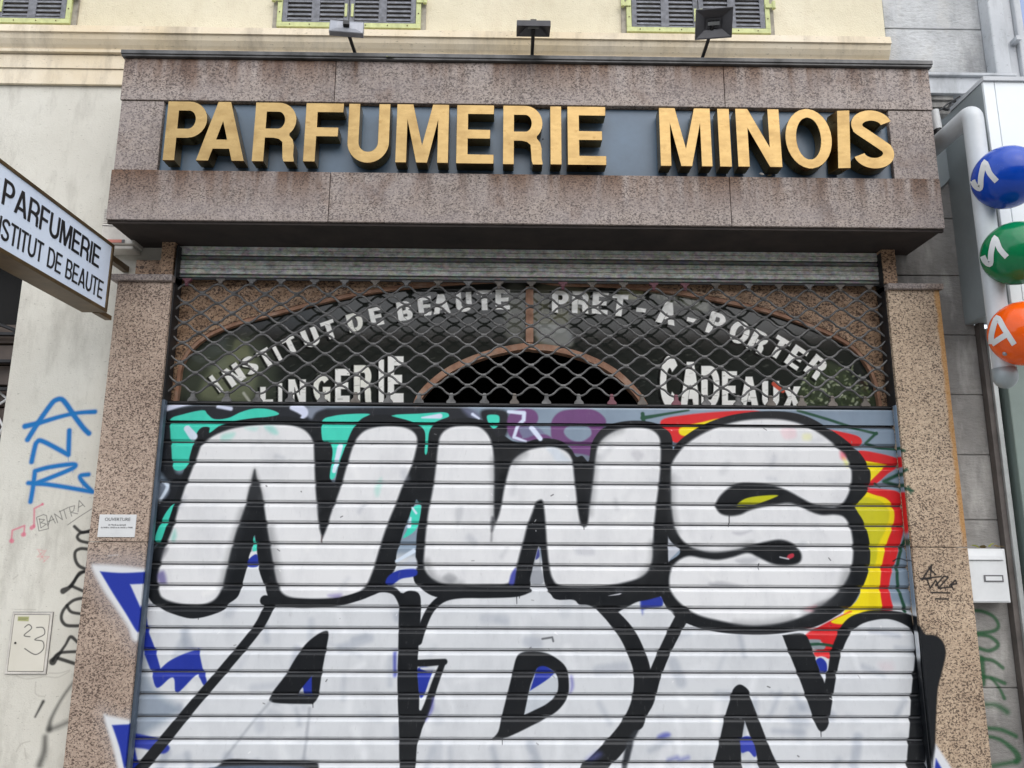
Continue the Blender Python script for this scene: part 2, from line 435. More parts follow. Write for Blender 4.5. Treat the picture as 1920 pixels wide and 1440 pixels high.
# grey brushed passages in the silver
rs = random.Random(4); DEFER = []
for i in range(140):
    x = rs.uniform(300, 1720); y = rs.uniform(1120, 1440); l_ = rs.uniform(15, 60); a = rs.uniform(-.5, .5)+math.pi/2*(rs.random() < .6)
    g.line('P', [(x, y), (x+l_*math.cos(a), y+l_*math.sin(a))], rs.uniform(7, 20), rs.choice([(150, 157, 168), (226, 228, 230), (138, 146, 160)]), 7, False, rs.uniform(.15, .5))
# dark passage top left
g.poly('A', [(200, 110), (330, 70), (560, 52), (980, 60), (1180, 78), (1500, 70), (1920, 66), (2040, 90), (2080, 160), (2060, 320), (1900, 300), (1150, 260), (205, 230)], (28, 31, 37), 8)
g.poly('A', [(195, 200), (262, 150), (285, 445), (350, 440), (390, 330), (350, 500), (290, 640), (215, 800), (150, 960), (95, 1060), (80, 950), (110, 760), (190, 660), (240, 560), (200, 480), (175, 440)], (26, 29, 34), 8)
g.poly('A', [(140, 660), (230, 560), (290, 560), (250, 690), (180, 830), (130, 930), (100, 900)], (24, 27, 32), 6)
g.poly('A', [(170, 520), (215, 520), (250, 570), (215, 630), (160, 640), (150, 580)], (112, 122, 136), 5)
g.poly('A', [(1080, 75), (1190, 80), (1130, 110), (1100, 150), (1060, 110)], (120, 128, 142), 5)
g.poly('B', [(430, 90), (520, 105), (560, 150), (500, 160)], (96, 100, 122), 8)
g.poly('B', [(560, 100), (700, 100), (735, 150), (730, 230), (690, 300), (640, 290), (590, 230), (560, 170)], (25, 27, 33), 5)
# purple
g.poly('B', [(735, 130), (800, 96), (880, 96), (918, 130), (915, 180), (860, 230), (820, 280), (900, 250), (980, 260), (1000, 290), (820, 300), (740, 270), (720, 200)], PUR, 3)
g.poly('B', [(800, 210), (900, 205), (960, 250), (900, 260), (830, 280)], (110, 112, 140), 3)
g.poly('B', [(1002, 240), (1010, 165), (1060, 112), (1150, 95), (1260, 95), (1330, 130), (1358, 185), (1310, 270), (1255, 400), (1150, 385), (1120, 330), (1020, 295)], PUR, 3)
g.poly('B', [(1086, 245), (1110, 205), (1180, 192), (1245, 205), (1262, 260), (1200, 302), (1130, 292)], GB, 3)
g.poly('B', [(1150, 380), (1250, 395), (1250, 440), (1180, 420)], (110, 118, 134), 3)
# red, yellow and green round the last letter
g.poly('C', [(112, 140), (250, 110), (450, 92), (640, 90), (640, 140), (420, 160), (300, 200), (200, 262), (140, 215)], RED, 2.5)
g.poly('C', [(215, 180), (330, 150), (430, 132), (430, 180), (240, 225)], YEL, 2.5)
g.poly('C', [(1000, 190), (1100, 205), (1175, 225), (1197, 252), (1180, 280), (1120, 275)], RED, 2)
g.poly('C', [(1170, 305), (1290, 318), (1395, 348), (1410, 378), (1335, 430), (1290, 470), (1232, 505), (1220, 460), (1180, 380)], RED, 2)
g.poly('C', [(1215, 358), (1215, 358), (1335, 378), (1335, 378), (1240, 470), (1240, 470)], YEL, 2)
g.poly('C', [(1180, 515), (1330, 512), (1398, 530), (1428, 580), (1434, 660), (1420, 740), (1390, 860), (1348, 1000), (1350, 1090), (1370, 1165), (1370, 1165), (1300, 1165), (1290, 1050), (1290, 900), (1180, 800), (1150, 620)], RED, 2)
g.poly('C', [(1150, 545), (1280, 546), (1345, 575), (1372, 640), (1362, 720), (1332, 800), (1302, 940), (1295, 1060), (1310, 1166), (1310, 1166), (1100, 1190), (1180, 1090), (1200, 900)], YEL, 2)
g.poly('C', [(1150, 565), (1250, 560), (1320, 590), (1345, 640), (1330, 720), (1290, 800), (1262, 930), (1180, 960), (1140, 700)], (190, 184, 30), 3)
g.poly('C', [(1240, 950), (1285, 950), (1275, 1160), (1235, 1165)], (222, 200, 16), 3)
g.poly('C', [(940, 1270), (1040, 1215), (1140, 1170), (1140, 1200), (1110, 1260), (1080, 1330), (1060, 1420), (940, 1410), (985, 1340), (880, 1315)], RED, 2.5)
g.poly('C', [(1030, 1225), (1150, 1172), (1200, 1178), (1150, 1200), (1100, 1240)], YEL, 2)
g.poly('C', [(905, 1325), (975, 1325), (960, 1352), (1000, 1352), (985, 1380), (920, 1365)], (134, 140, 146), 2)
g.line('C', [(915, 1350), (980, 1348), (1060, 1362)], 14, GRN, 2)
g.line('C', [(10, 128), (60, 120), (150, 104), (260, 86)], [22, 20, 14, 12], GRN, 2)
g.line('C', [(12, 105), (18, 150)], 22, GRN, 2)
g.line('C', [(850, 88), (1000, 132), (1150, 180), (1275, 212)], 16, GRN, 2)
g.line('C', [(1275, 208), (1215, 265), (1290, 288), (1440, 302)], [16, 14, 16, 16], GRN, 2, False)
g.line('C', [(1450, 405), (1315, 470), (1480, 520)], 20, GRN, 3, False)
g.line('C', [(1265, 480), (1300, 500)], 8, GRN, 2, False)
g.line('C', [(1450, 740), (1410, 830), (1388, 930), (1392, 1040), (1432, 1170)], 18, GRN, 2)
g.line('C', [(1365, 900), (1395, 885), (1440, 898)], 5, BLK, 1.5)
# white halo lines
for pts, wd in (([(215, 92), (300, 70), (380, 60)], [34, 26, 8]), ([(540, 74), (618, 86)], [20, 26]), ([(985, 80), (1040, 92), (1060, 120), (1035, 150)], [30, 56, 40, 10])):
    g.line('A', pts, wd, LIL, 3)
# black masses of the letters
g.poly('A', [(112, 1180), (115, 1060), (150, 950), (190, 850), (240, 700), (290, 590), (330, 470), (375, 350), (405, 240), (438, 200), (478, 193), (505, 215), (560, 188), (640, 160), (800, 135), (950, 132), (1080, 155), (1150, 200), (1190, 260), (1226, 320), (1228, 440), (1215, 500), (1240, 520), (1285, 330), (1335, 220), (1380, 160), (1450, 128), (1560, 122), (1680, 145), (1750, 190), (1795, 260), (1805, 400), (1860, 500), (1810, 620), (1740, 620), (1705, 690), (1660, 800), (1630, 900), (1610, 960), (1600, 1060), (1565, 1135), (1565, 1135), (1500, 1190), (1400, 1225), (1280, 1255), (1100, 1280), (950, 1275), (860, 1245), (820, 1150), (788, 1060), (778, 1000), (772, 940), (760, 845), (760, 845), (738, 940), (718, 1020), (690, 1120), (660, 1210), (600, 1258), (560, 1300), (430, 1340), (330, 1335), (170, 1270)], BLK, 1.6)
g.poly('A', [(1700, 430), (1900, 240), (1900, 640), (1750, 660)], BLK, 2)
g.poly('B', [(120, 1180), (132, 1060), (140, 900), (165, 760), (190, 560), (205, 330), (220, 230), (250, 195), (330, 165), (460, 152), (570, 168), (620, 210), (655, 270), (700, 265), (760, 300), (830, 308), (900, 290), (980, 282), (1070, 300), (1130, 345), (1165, 400), (1205, 395), (1245, 430), (1262, 330), (1290, 270), (1340, 215), (1430, 180), (1540, 168), (1650, 178), (1730, 215), (1785, 300), (1790, 600), (1775, 800), (1762, 960), (1762, 1100), (1790, 1200), (1700, 1250), (1500, 1275), (1300, 1295), (1060, 1320), (1000, 1280), (960, 1200), (948, 1080), (935, 985), (935, 985), (900, 1060), (875, 1200), (850, 1275), (720, 1290), (400, 1300), (260, 1300), (160, 1240)], BLK, 1.6)
g.poly('C', [(148, 760), (130, 600), (128, 440), (150, 360), (195, 270), (260, 212), (350, 160), (460, 120), (580, 98), (700, 90), (820, 98), (920, 128), (1010, 180), (1100, 240), (1180, 310), (1232, 390), (1243, 450), (1222, 530), (1165, 605), (1202, 680), (1230, 760), (1242, 860), (1230, 960), (1190, 1060), (1140, 1140), (1060, 1195), (960, 1248), (840, 1280), (680, 1296), (500, 1292), (360, 1272), (250, 1235), (190, 1200), (130, 1130), (105, 1060), (100, 960), (150, 905), (215, 850), (160, 770)], BLK, 1.6)
g.poly('C', [(150, 755), (150, 755), (215, 815), (215, 835), (165, 885), (152, 900), (150, 820)], (176, 180, 188), 2)
g.line('C', [(155, 745), (180, 790), (260, 850)], 26, BLK, 2)
for k, pts, wd in (('B', [(640, 420), (645, 600), (640, 760)], 34), ('B', [(1290, 400), (1268, 600), (1250, 760)], 34), ('B', [(765, 430), (830, 375)], 40), ('B', [(1300, 320), (1370, 255), (1450, 225)], 40), ('A', [(690, 700), (620, 950), (570, 1150)], 44), ('A', [(850, 800), (880, 1000), (900, 1130)], 44),
                 ('C', [(165, 450), (170, 600), (190, 740)], 36), ('C', [(900, 1190), (1060, 1100), (1120, 960)], 50), ('C', [(520, 1245), (680, 1245), (820, 1220)], 40), ('C', [(300, 830), (420, 850), (600, 810)], 26), ('B', [(1660, 960), (1655, 1080), (1590, 1175)], 40), ('B', [(200, 1080), (260, 1190), (420, 1225)], 40)):
    DEFER.append((k, pts, wd))
# white insides
g.poly('A', [(190, 1195), (178, 1140), (180, 1080), (192, 1015), (215, 930), (262, 820), (300, 690), (340, 560), (372, 480), (415, 370), (440, 305), (490, 262), (560, 226), (640, 202), (760, 184), (880, 178), (980, 186), (1045, 206), (1088, 242), (1112, 295), (1118, 400), (1125, 560), (1135, 680), (1146, 790), (1166, 862), (1166, 862), (1192, 800), (1215, 720), (1245, 640), (1280, 540), (1312, 430), (1345, 320), (1375, 260), (1425, 215), (1500, 194), (1590, 190), (1665, 200), (1715, 228), (1735, 270), (1728, 330), (1700, 430), (1650, 540), (1605, 660), (1560, 770), (1522, 880), (1492, 980), (1460, 1080), (1425, 1150), (1370, 1192), (1290, 1212), (1180, 1225), (1060, 1225), (970, 1215), (920, 1185), (892, 1120), (872, 1020), (852, 900), (832, 780), (812, 650), (797, 570), (772, 500), (760, 450), (745, 500), (722, 590), (700, 680), (672, 760), (642, 850), (612, 960), (590, 1060), (568, 1150), (540, 1208), (500, 1243), (430, 1262), (330, 1258), (250, 1240), (208, 1220)], WHT, 4.)
g.poly('B', [(188, 1110), (190, 1000), (200, 880), (216, 750), (242, 620), (262, 480), (276, 340), (292, 268), (330, 226), (390, 203), (470, 198), (540, 208), (592, 250), (622, 310), (636, 400), (640, 520), (638, 640), (638, 740), (640, 800), (655, 808), (680, 730), (700, 620), (720, 530), (745, 450), (785, 400), (860, 357), (960, 338), (1050, 345), (1112, 375), (1142, 430), (1152, 520), (1166, 640), (1180, 760), (1200, 838), (1236, 838), (1250, 730), (1265, 620), (1280, 500), (1290, 400), (1310, 320), (1360, 265), (1440, 225), (1540, 212), (1635, 222), (1690, 260), (1708, 320), (1708, 450), (1697, 580), (1682, 700), (1668, 830), (1660, 960), (1655, 1060), (1630, 1130), (1570, 1180), (1460, 1212), (1340, 1232), (1200, 1240), (1060, 1228), (1012, 1180), (992, 1100), (978, 980), (970, 860), (962, 760), (952, 692), (935, 678), (905, 702), (880, 770), (850, 850), (830, 930), (805, 1020), (782, 1110), (760, 1170), (720, 1218), (600, 1224), (440, 1226), (320, 1218), (236, 1180)], WHT, 4.2)
g.poly('C', [(165, 430), (172, 370), (210, 310), (262, 258), (350, 205), (450, 165), (560, 140), (680, 132), (790, 140), (880, 165), (960, 205), (1030, 255), (1090, 312), (1130, 372), (1142, 440), (1130, 520), (1100, 580), (1062, 606), (1000, 604), (930, 590), (870, 560), (800, 522), (720, 490), (640, 480), (540, 480), (480, 505), (430, 550), (408, 600), (430, 640), (480, 655), (540, 648), (600, 622), (700, 600), (800, 585), (860, 602), (920, 632), (980, 650), (1050, 648), (1100, 662), (1132, 712), (1146, 780), (1150, 860), (1136, 950), (1090, 1040), (1020, 1110), (920, 1180), (800, 1225), (680, 1245), (560, 1245), (420, 1220), (310, 1190), (230, 1140), (175, 1080), (156, 1020), (165, 950), (200, 900), (262, 872), (340, 884), (420, 892), (500, 877), (580, 855), (640, 880), (720, 915), (800, 922), (860, 905), (868, 860), (830, 810), (760, 785), (680, 795), (600, 815), (520, 838), (420, 852), (340, 846), (260, 815), (210, 765), (182, 700), (168, 600), (166, 500)], WHT, 4.2)
g.poly('C', [(525, 602), (560, 565), (640, 548), (745, 545), (660, 582), (600, 600)], (182, 182, 26), 2)
g.poly('C', [(790, 885), (800, 865), (825, 858), (830, 875), (808, 888)], (176, 50, 66), 2)
g.line('C', [(755, 878), (800, 888)], 8, (190, 190, 195), 2)
g.line('C', [(480, 655), (480, 712)], 4, BLK, 1.2)
g.line('A', [(1163, 850), (1160, 885)], 8, (90, 80, 80), 2)
g.line('B', [(625, 860), (620, 940)], 10, (110, 110, 112), 4, op=.7)
g.poly('B', [(620, 790), (650, 795), (640, 850), (620, 880)], (60, 62, 66), 5, op=.8)
for k, pts, wd in DEFER: g.line(k, pts, wd, (70, 72, 74), 12, True, .38)
# smudges on the white
for k, p, c, o in (('B', [(310, 1180), (350, 1150), (400, 1180), (360, 1220)], (120, 122, 126), .5), ('B', [(1520, 380), (1560, 360), (1600, 390), (1560, 430)], (186, 186, 190), .6),
                ('B', [(390, 740), (440, 720), (430, 800), (400, 840)], (178, 180, 184), .6), ('B', [(1160, 990), (1260, 980), (1280, 1030), (1180, 1030)], (182, 184, 190), .6),
                ('A', [(570, 240), (640, 230), (620, 265), (560, 275)], (140, 205, 192), .6), ('A', [(820, 190), (870, 190), (900, 230), (880, 240), (840, 220)], (140, 205, 195), .7),
                ('A', [(1480, 560), (1520, 500), (1510, 590), (1490, 610)], (150, 210, 196), .5), ('A', [(700, 200), (780, 195), (760, 220)], (150, 210, 200), .5),
                ('A', [(175, 1080), (215, 1060), (230, 1130), (190, 1135)], (88, 80, 140), .7), ('A', [(190, 930), (240, 920), (210, 980), (190, 1000)], (60, 60, 66), .5),
                ('A', [(260, 860), (280, 810), (290, 850), (270, 885)], (110, 190, 175), .6), ('A', [(1200, 1205), (1280, 1195), (1260, 1225)], (110, 100, 160), .6),
                ('C', [(760, 190), (830, 180), (840, 230), (780, 240)], (232, 190, 196), .5), ('C', [(880, 215), (920, 215), (920, 245), (880, 245)], (222, 222, 150), .5),
                ('C', [(1080, 310), (1105, 320), (1110, 350), (1085, 345)], (226, 90, 110), .7), ('C', [(1095, 340), (1120, 365), (1125, 390), (1105, 370)], (222, 222, 90), .6),
                ('C', [(500, 745), (560, 740), (600, 735), (540, 760)], (150, 150, 160), .5), ('C', [(370, 1020), (440, 1010), (560, 1040), (420, 1045)], (150, 152, 158), .6),
                ('C', [(940, 1140), (1040, 1100), (1000, 1150), (940, 1175)], (70, 70, 74), .45), ('C', [(890, 1160), (950, 1140), (930, 1170)], (226, 150, 160), .6),
                ('C', [(520, 890), (640, 880), (600, 915), (540, 915)], (150, 152, 158), .5)):
    g.poly(k, p, c, 6, op=o)
for i in range(60):
    x = rs.uniform(320, 1580); y = rs.uniform(820, 1120); r_ = g.pl([(x, y)])[0].astype(int)
    if g.im[r_[1], r_[0], 0] > .8:
        g.line('P', [(x, y), (x+rs.uniform(-16, 16), y+rs.uniform(-3, 22))], rs.uniform(5, 14), rs.choice([(176, 178, 182), (166, 170, 178), (236, 236, 234)]), 7, False, rs.uniform(.12, .5))
g.poly('A', [(730, 520), (760, 440), (790, 520), (812, 640), (720, 640)], (92, 92, 92), 7, op=.35)
# teal
g.poly('A', [(256, 150), (330, 120), (450, 95), (478, 118), (520, 148), (600, 142), (680, 106), (760, 85), (850, 90), (908, 118), (840, 136), (760, 142), (640, 160), (560, 182), (490, 230), (488, 198), (440, 200), (405, 250), (375, 350), (346, 442), (275, 448), (260, 330), (254, 230)], TEAL, 1.8)
g.poly('A', [(1165, 160), (1230, 130), (1330, 118), (1450, 118), (1400, 148), (1350, 205), (1312, 290), (1282, 370), (1255, 440), (1238, 500), (1210, 502), (1218, 420), (1226, 330), (1200, 285), (1165, 272)], TEAL, 1.8)
g.poly('A', [(1580, 128), (1700, 125), (1840, 112), (1895, 110), (1925, 132), (1860, 158), (1828, 185), (1803, 240), (1795, 345), (1780, 345), (1785, 250), (1765, 200), (1690, 160)], TEAL, 1.8)
g.poly('A', [(163, 882), (170, 830), (220, 720), (272, 655), (262, 700), (230, 790), (195, 882)], TEAL, 1.6)
g.poly('A', [(1700, 690), (1755, 665), (1745, 760), (1718, 820), (1650, 862), (1678, 800)], TEAL, 1.6)
g.poly('A', [(748, 938), (754, 850), (768, 900), (772, 938)], TEAL, 1.4)
g.poly('B', [(0, 132), (150, 124), (320, 116), (346, 140), (300, 160), (215, 190), (150, 180), (60, 155)], TEAL, 1.8)
g.poly('B', [(205, 185), (218, 200), (206, 370), (192, 370), (196, 250), (170, 195)], TEAL, 1.6)
g.poly('B', [(595, 135), (665, 135), (672, 180), (650, 215), (625, 215), (600, 180)], TEAL, 2)
for pts, wd in (([(355, 205), (392, 252)], [40, 50]), ([(1272, 312), (1236, 460)], [34, 24]), ([(195, 522), (236, 548), (214, 600), (182, 645)], [8, 22, 20, 16]), ([(160, 670), (162, 674)], [22, 22]), ([(1705, 680), (1728, 712)], [12, 14]), ([(1695, 740), (1685, 790)], [10, 24]),
                ([(1610, 1000), (1712, 940)], [18, 26])):
    g.line('A', pts, wd, (205, 218, 232), 2.2)
for pts, wd in (([(730, 112), (830, 120), (828, 165), (790, 200), (765, 275), (842, 302)], [20, 28, 26, 22, 22, 14]), ([(880, 215), (935, 285)], [34, 30]), ([(175, 150), (290, 140)], [10, 34]), ([(500, 128), (540, 155)], [20, 14])):
    g.line('B', pts, wd, (206, 214, 234), 2.4, False)
g.poly('B', [(975, 345), (1040, 345), (1100, 400), (1130, 430), (1040, 430), (1010, 390)], (196, 206, 216), 6, op=.7)
# inner slits and blue
g.poly('A', [(735, 945), (735, 945), (772, 938), (772, 938), (770, 975), (725, 985)], (214, 216, 218), 1.8)
g.poly('A', [(728, 985), (772, 960), (775, 1030), (712, 1030)], BLU, 1.8)
g.poly('B', [(735, 1222), (745, 1160), (770, 1120), (780, 1130), (765, 1222)], (70, 76, 156), 3)
g.poly('B', [(905, 1040), (920, 985), (930, 985), (940, 1110), (955, 1210), (872, 1210), (885, 1120)], (150, 154, 160), 2)
g.poly('B', [(912, 1020), (925, 1000), (932, 1090), (935, 1090), (900, 1100)], (196, 198, 200), 2)
g.poly('B', [(915, 1010), (924, 990), (930, 1040), (905, 1060)], (60, 66, 130), 2)
g.poly('B', [(0, 1125), (60, 1080), (130, 1045), (135, 1125), (0, 1160)], (190, 196, 204), 3)
g.poly('B', [(-60, 1215), (-40, 1165), (30, 1130), (132, 1122), (136, 1165), (40, 1185), (-20, 1225)], BLU, 2)
g.poly('E', [(1585, 150), (1700, 130), (1718, 190), (1640, 205), (1585, 215)], BLU, 3)
g.line('E', [(1590, 200), (1592, 320)], [14, 6], (70, 84, 160), 5, op=.7)
g.poly('E', [(1480, 200), (1580, 170), (1590, 250), (1720, 215), (1790, 250), (1720, 420), (1640, 560), (1600, 400)], SIL, 5)
g.poly('E', [(1590, 160), (1700, 135), (1715, 190), (1650, 200), (1588, 205)], (38, 54, 150), 4, op=.9)
g.poly('D', [(300, 330), (330, 330), (345, 420), (375, 500), (410, 622), (410, 622), (460, 580), (530, 545), (605, 520), (618, 522), (640, 620), (662, 690), (645, 712), (622, 670), (600, 660), (500, 755), (485, 680), (460, 675), (390, 727), (360, 640), (330, 560), (290, 450)], BLU, 2)
g.poly('D', [(225, 975), (300, 980), (400, 1008), (460, 1050), (425, 1085), (330, 1060), (225, 1040)], (44, 58, 150), 3)
g.poly('D', [(210, 1040), (265, 1045), (285, 1200), (200, 1200)], BLU, 3)
# lower word: black
g.line('D', [(1010, 262), (940, 400), (760, 620), (580, 830), (400, 1050), (250, 1230)], [58, 52, 50, 52, 58, 58], BLK, 1.8)
g.line('D', [(980, 250), (1120, 262), (1350, 262), (1500, 225), (1600, 190), (1690, 205), (1740, 290)], [54, 44, 42, 44, 34, 36, 44], BLK, 1.8)
g.poly('D', [(1718, 290), (1735, 215), (1780, 198), (1822, 222), (1828, 330), (1815, 450), (1810, 600), (1820, 780), (1812, 950), (1790, 1200), (1720, 1200), (1710, 950), (1703, 700), (1712, 450)], BLK, 1.8)
g.poly('D', [(1285, 425), (1325, 428), (1312, 520), (1290, 640), (1270, 770), (1240, 815), (1240, 815), (1030, 808), (1010, 770), (1090, 660), (1150, 560), (1210, 480)], BLK, 2)
g.poly('D', [(1235, 662), (1235, 662), (1235, 770), (1235, 770), (1155, 768), (1155, 768), (1190, 715)], BLU, 1.6)
g.poly('D', [(1155, 768), (1155, 768), (1185, 725), (1190, 768), (1190, 768)], (190, 194, 200), 1.6)
g.line('D', [(1010, 800), (900, 930), (750, 1125)], 12, (150, 155, 162), 4, op=.7)
g.line('D', [(1222, 840), (1205, 1000), (1190, 1125)], 14, (152, 156, 164), 4, op=.7)
g.poly('D', [(800, 1115), (1000, 1125), (1250, 1135), (1200, 1200), (720, 1200), (740, 1140)], (20, 22, 26), 3)
g.poly('D', [(720, 1158), (1180, 1158), (1180, 1200), (700, 1200)], (70, 84, 104), 3)
g.line('E', [(870, 95), (780, 112), (600, 122), (420, 122), (310, 145), (235, 210), (185, 310), (150, 420)], [20, 44, 40, 44, 48, 48, 48, 50], BLK, 1.8)
g.poly('E', [(985, 95), (1100, 100), (1250, 105), (1420, 115), (1530, 100), (1700, 80), (1760, 110), (1640, 150), (1550, 170), (1450, 225), (1400, 245), (1340, 235), (1250, 190), (1185, 183), (1150, 155), (1050, 142), (1010, 120)], BLK, 2)
g.poly('E', [(1370, 128), (1450, 112), (1440, 122)], (200, 200, 205), 1.5)
g.line('E', [(1330, 200), (1400, 262), (1490, 370), (1550, 490), (1588, 610), (1588, 740), (1558, 860), (1500, 980), (1400, 1110), (1250, 1260)], [70, 90, 104, 108, 108, 108, 104, 112, 120, 120], BLK, 1.8)
g.poly('E', [(1590, 950), (1540, 1050), (1490, 1234), (1460, 1234), (1500, 1050)], (40, 44, 50), 4)
g.line('E', [(1860, 240), (1815, 320), (1740, 470), (1670, 640), (1620, 800), (1560, 900)], [80, 76, 72, 78, 90, 80], BLK, 1.8)
g.poly('E', [(778, 535), (810, 498), (880, 488), (980, 500), (1060, 545), (1105, 600), (1118, 680), (1112, 770), (1062, 850), (980, 912), (880, 962), (780, 1012), (690, 1048), (625, 1056), (665, 1000), (688, 900), (718, 780), (750, 650)], BLK, 2)
g.poly('E', [(920, 592), (980, 590), (1032, 625), (1050, 680), (1040, 760), (980, 820), (900, 862), (830, 895), (830, 895), (850, 800), (872, 700), (900, 630)], (186, 192, 198), 1.8)
g.poly('E', [(868, 738), (868, 738), (900, 640), (920, 588), (970, 582), (1032, 625), (1032, 625), (960, 680)], BLU, 1.8)
g.poly('E', [(22, 500), (30, 150), (60, 110), (110, 98), (162, 130), (162, 250), (155, 400), (145, 560), (142, 700), (150, 850), (190, 880), (170, 1000), (130, 1130), (120, 1260), (50, 1260), (30, 1000), (18, 700)], BLK, 1.8)
g.line('E', [(110, 562), (200, 560), (320, 552)], [40, 44, 36], BLK, 2, False)
g.line('E', [(308, 560), (255, 700), (205, 850), (150, 960)], [36, 44, 50, 60], BLK, 2)
g.poly('E', [(150, 592), (238, 600), (215, 690), (185, 770), (160, 780), (150, 690)], BLU, 1.8)
g.poly('E', [(160, 590), (250, 588), (240, 612), (210, 618)], (190, 194, 202), 1.8)
g.line('E', [(245, 790), (235, 860), (200, 930)], [14, 20, 6], (84, 84, 160), 5, op=.7)
g.line('E', [(1135, 650), (1140, 710), (1125, 760)], [16, 20, 6], (100, 100, 170), 5, op=.7)
g.line('E', [(0, 500), (0, 640)], 22, (60, 70, 156), 4, op=.8)
g.poly('E', [(1690, 1040), (1730, 1010), (1770, 1020), (1730, 1050)], (90, 96, 170), 6, op=.8)
g.poly('E', [(1230, 1180), (1300, 1130), (1330, 1150), (1260, 1200)], (96, 100, 170), 9, op=.6)
g.line('F', [(225, 120), (150, 265), (90, 400), (30, 560), (-20, 680)], [64, 58, 62, 70, 80], BLK, 1.8)
g.poly('F', [(775, 208), (775, 208), (890, 200), (930, 262), (962, 350), (990, 430), (1005, 468), (1005, 468), (1020, 400), (1042, 290), (1072, 210), (1110, 140), (1165, 98), (1260, 74), (1360, 74), (1450, 88), (1512, 125), (1545, 180), (1620, 230), (1640, 960), (1465, 960), (1470, 700), (1480, 500), (1496, 350), (1502, 250), (1490, 190), (1440, 148), (1360, 120), (1280, 124), (1200, 150), (1142, 205), (1102, 290), (1080, 370), (1060, 480), (1042, 600), (1022, 705), (985, 732), (955, 690), (920, 590), (870, 450), (820, 325)], BLK, 1.8)
g.poly('F', [(955, 335), (985, 322), (1020, 335), (1025, 380), (1010, 440), (990, 415), (975, 375)], (206, 210, 216), 1.8)
g.poly('F', [(958, 345), (985, 330), (1015, 360), (1015, 410), (985, 415), (972, 380)], BLU, 1.8)
g.poly('F', [(545, 476), (590, 508), (605, 560), (640, 650), (682, 760), (722, 860), (765, 960), (665, 960), (630, 850), (600, 760), (570, 675), (570, 675), (556, 760), (548, 860), (545, 960), (405, 960), (430, 800), (460, 660), (490, 560), (508, 500)], BLK, 1.8)
g.poly('F', [(552, 770), (605, 765), (632, 850), (620, 870), (590, 840), (550, 845)], (44, 58, 156), 2)
for k, x, y in (('F', 130, 755), ('F', 240, 880), ('F', 180, 880)):
    g.line(k, [(x-25, y+8), (x+20, y-6)], 16, (84, 92, 168), 7, op=.6)
g.poly('F', [(1300, 360), (1370, 355), (1380, 400), (1320, 400)], (200, 188, 192), 10, op=.6)
g.line('E', [(948, 405), (1012, 395), (1018, 420)], 12, (80, 82, 86), 1.5, False, .8)
for k, x, y, l_ in (('E', 783, 135, 45), ('E', 800, 125, 18), ('F', 985, 735, 26), ('B', 1215, 838, 30), ('D', 1240, 812, 22), ('D', 1760, 1140, 40), ('F', 450, 900, 30), ('C', 640, 920, 26), ('A', 420, 1330, 20), ('E', 690, 1050, 34), ('F', 1640, 640, 30)):
    g.line(k, [(x, y-6), (x+1, y+l_)], [4.5, 2.5], BLK, 1.1, False)
# drips and scuffs
for i in range(60):
    x = rs.uniform(300, 1700); y = rs.uniform(800, 1430)
    g.line('P', [(x, y), (x+rs.uniform(-5, 5), y+rs.uniform(-3, 5))], rs.uniform(.8, 2.2), rs.choice([(60, 60, 62), (120, 120, 122), (235, 235, 235)]), 1., False, .7)

pl_ = Paint('left pillar spray', -1.60, -1.36, .60, 1.70, -.05)
pl_.poly('D', [(10, 30), (60, 10), (340, 40), (330, 520), (260, 510), (200, 400), (80, 230)], (150, 145, 148), 34, op=.55)
pl_.poly('D', [(36, 68), (70, 54), (200, 62), (330, 78), (330, 78), (330, 470), (330, 470), (262, 468), (230, 390), (150, 270), (90, 180)], (206, 208, 210), 6)
pl_.poly('D', [(80, 92), (80, 92), (200, 100), (330, 94), (330, 94), (330, 430), (300, 430), (275, 412), (220, 320), (150, 210)], BLU, 2.5)
pl_.poly('D', [(243, 162), (243, 162), (330, 158), (330, 158), (318, 330), (318, 330)], (200, 203, 208), 2.5)
pl_.poly('D', [(80, 860), (180, 880), (270, 890), (240, 1200), (180, 1180)], (170, 165, 165), 30, op=.4)
pl_.poly('D', [(102, 886), (130, 880), (250, 905), (250, 905), (240, 1200), (190, 1200), (150, 1050)], (206, 208, 210), 5)
pl_.poly('D', [(145, 930), (145, 930), (250, 925), (250, 925), (240, 1200), (220, 1200), (185, 1050)], BLU, 2.5)
pl_.line('G', [(845, 320), (905, 328), (880, 315), (915, 340)], 7, (70, 52, 62), 1.5)
for a in range(40): 
    pl_.line('G', [(rs.uniform(800, 1000), rs.uniform(1100, 1130))], 3, BLK, 1) if False else None
pl_.line('G', [(730, 1232), (795, 1226)], 7, (196, 190, 186), 2, op=.7)
pr_ = Paint('right pillar spray', 1.60, 1.85, .60, 2.10, -.05)
pr_.poly('F', [(1500, 200), (1560, 202), (1612, 208), (1650, 238), (1668, 290), (1662, 350), (1642, 430), (1626, 500), (1618, 620), (1612, 800), (1616, 960), (1500, 960)], BLK, 2.5)
pr_.poly('F', [(1612, 800), (1612, 800), (1690, 920), (1710, 960), (1600, 960)], (206, 208, 212), 4)
pr_.poly('F', [(1614, 880), (1614, 880), (1655, 960), (1610, 960)], BLU, 3)
for pts in ([(250, 755), (285, 700), (280, 750), (245, 750), (320, 742)], [(275, 710), (300, 735)], [(268, 750), (280, 785), (300, 755), (310, 780)], [(300, 775), (330, 740), (345, 745), (310, 785), (355, 780)], [(350, 775), (372, 755), (376, 768), (355, 772), (365, 790)], [(285, 800), (350, 802)], [(300, 823), (345, 824)]):
    pr_.line('M', pts, 6., (26, 23, 25), 1.2, False)
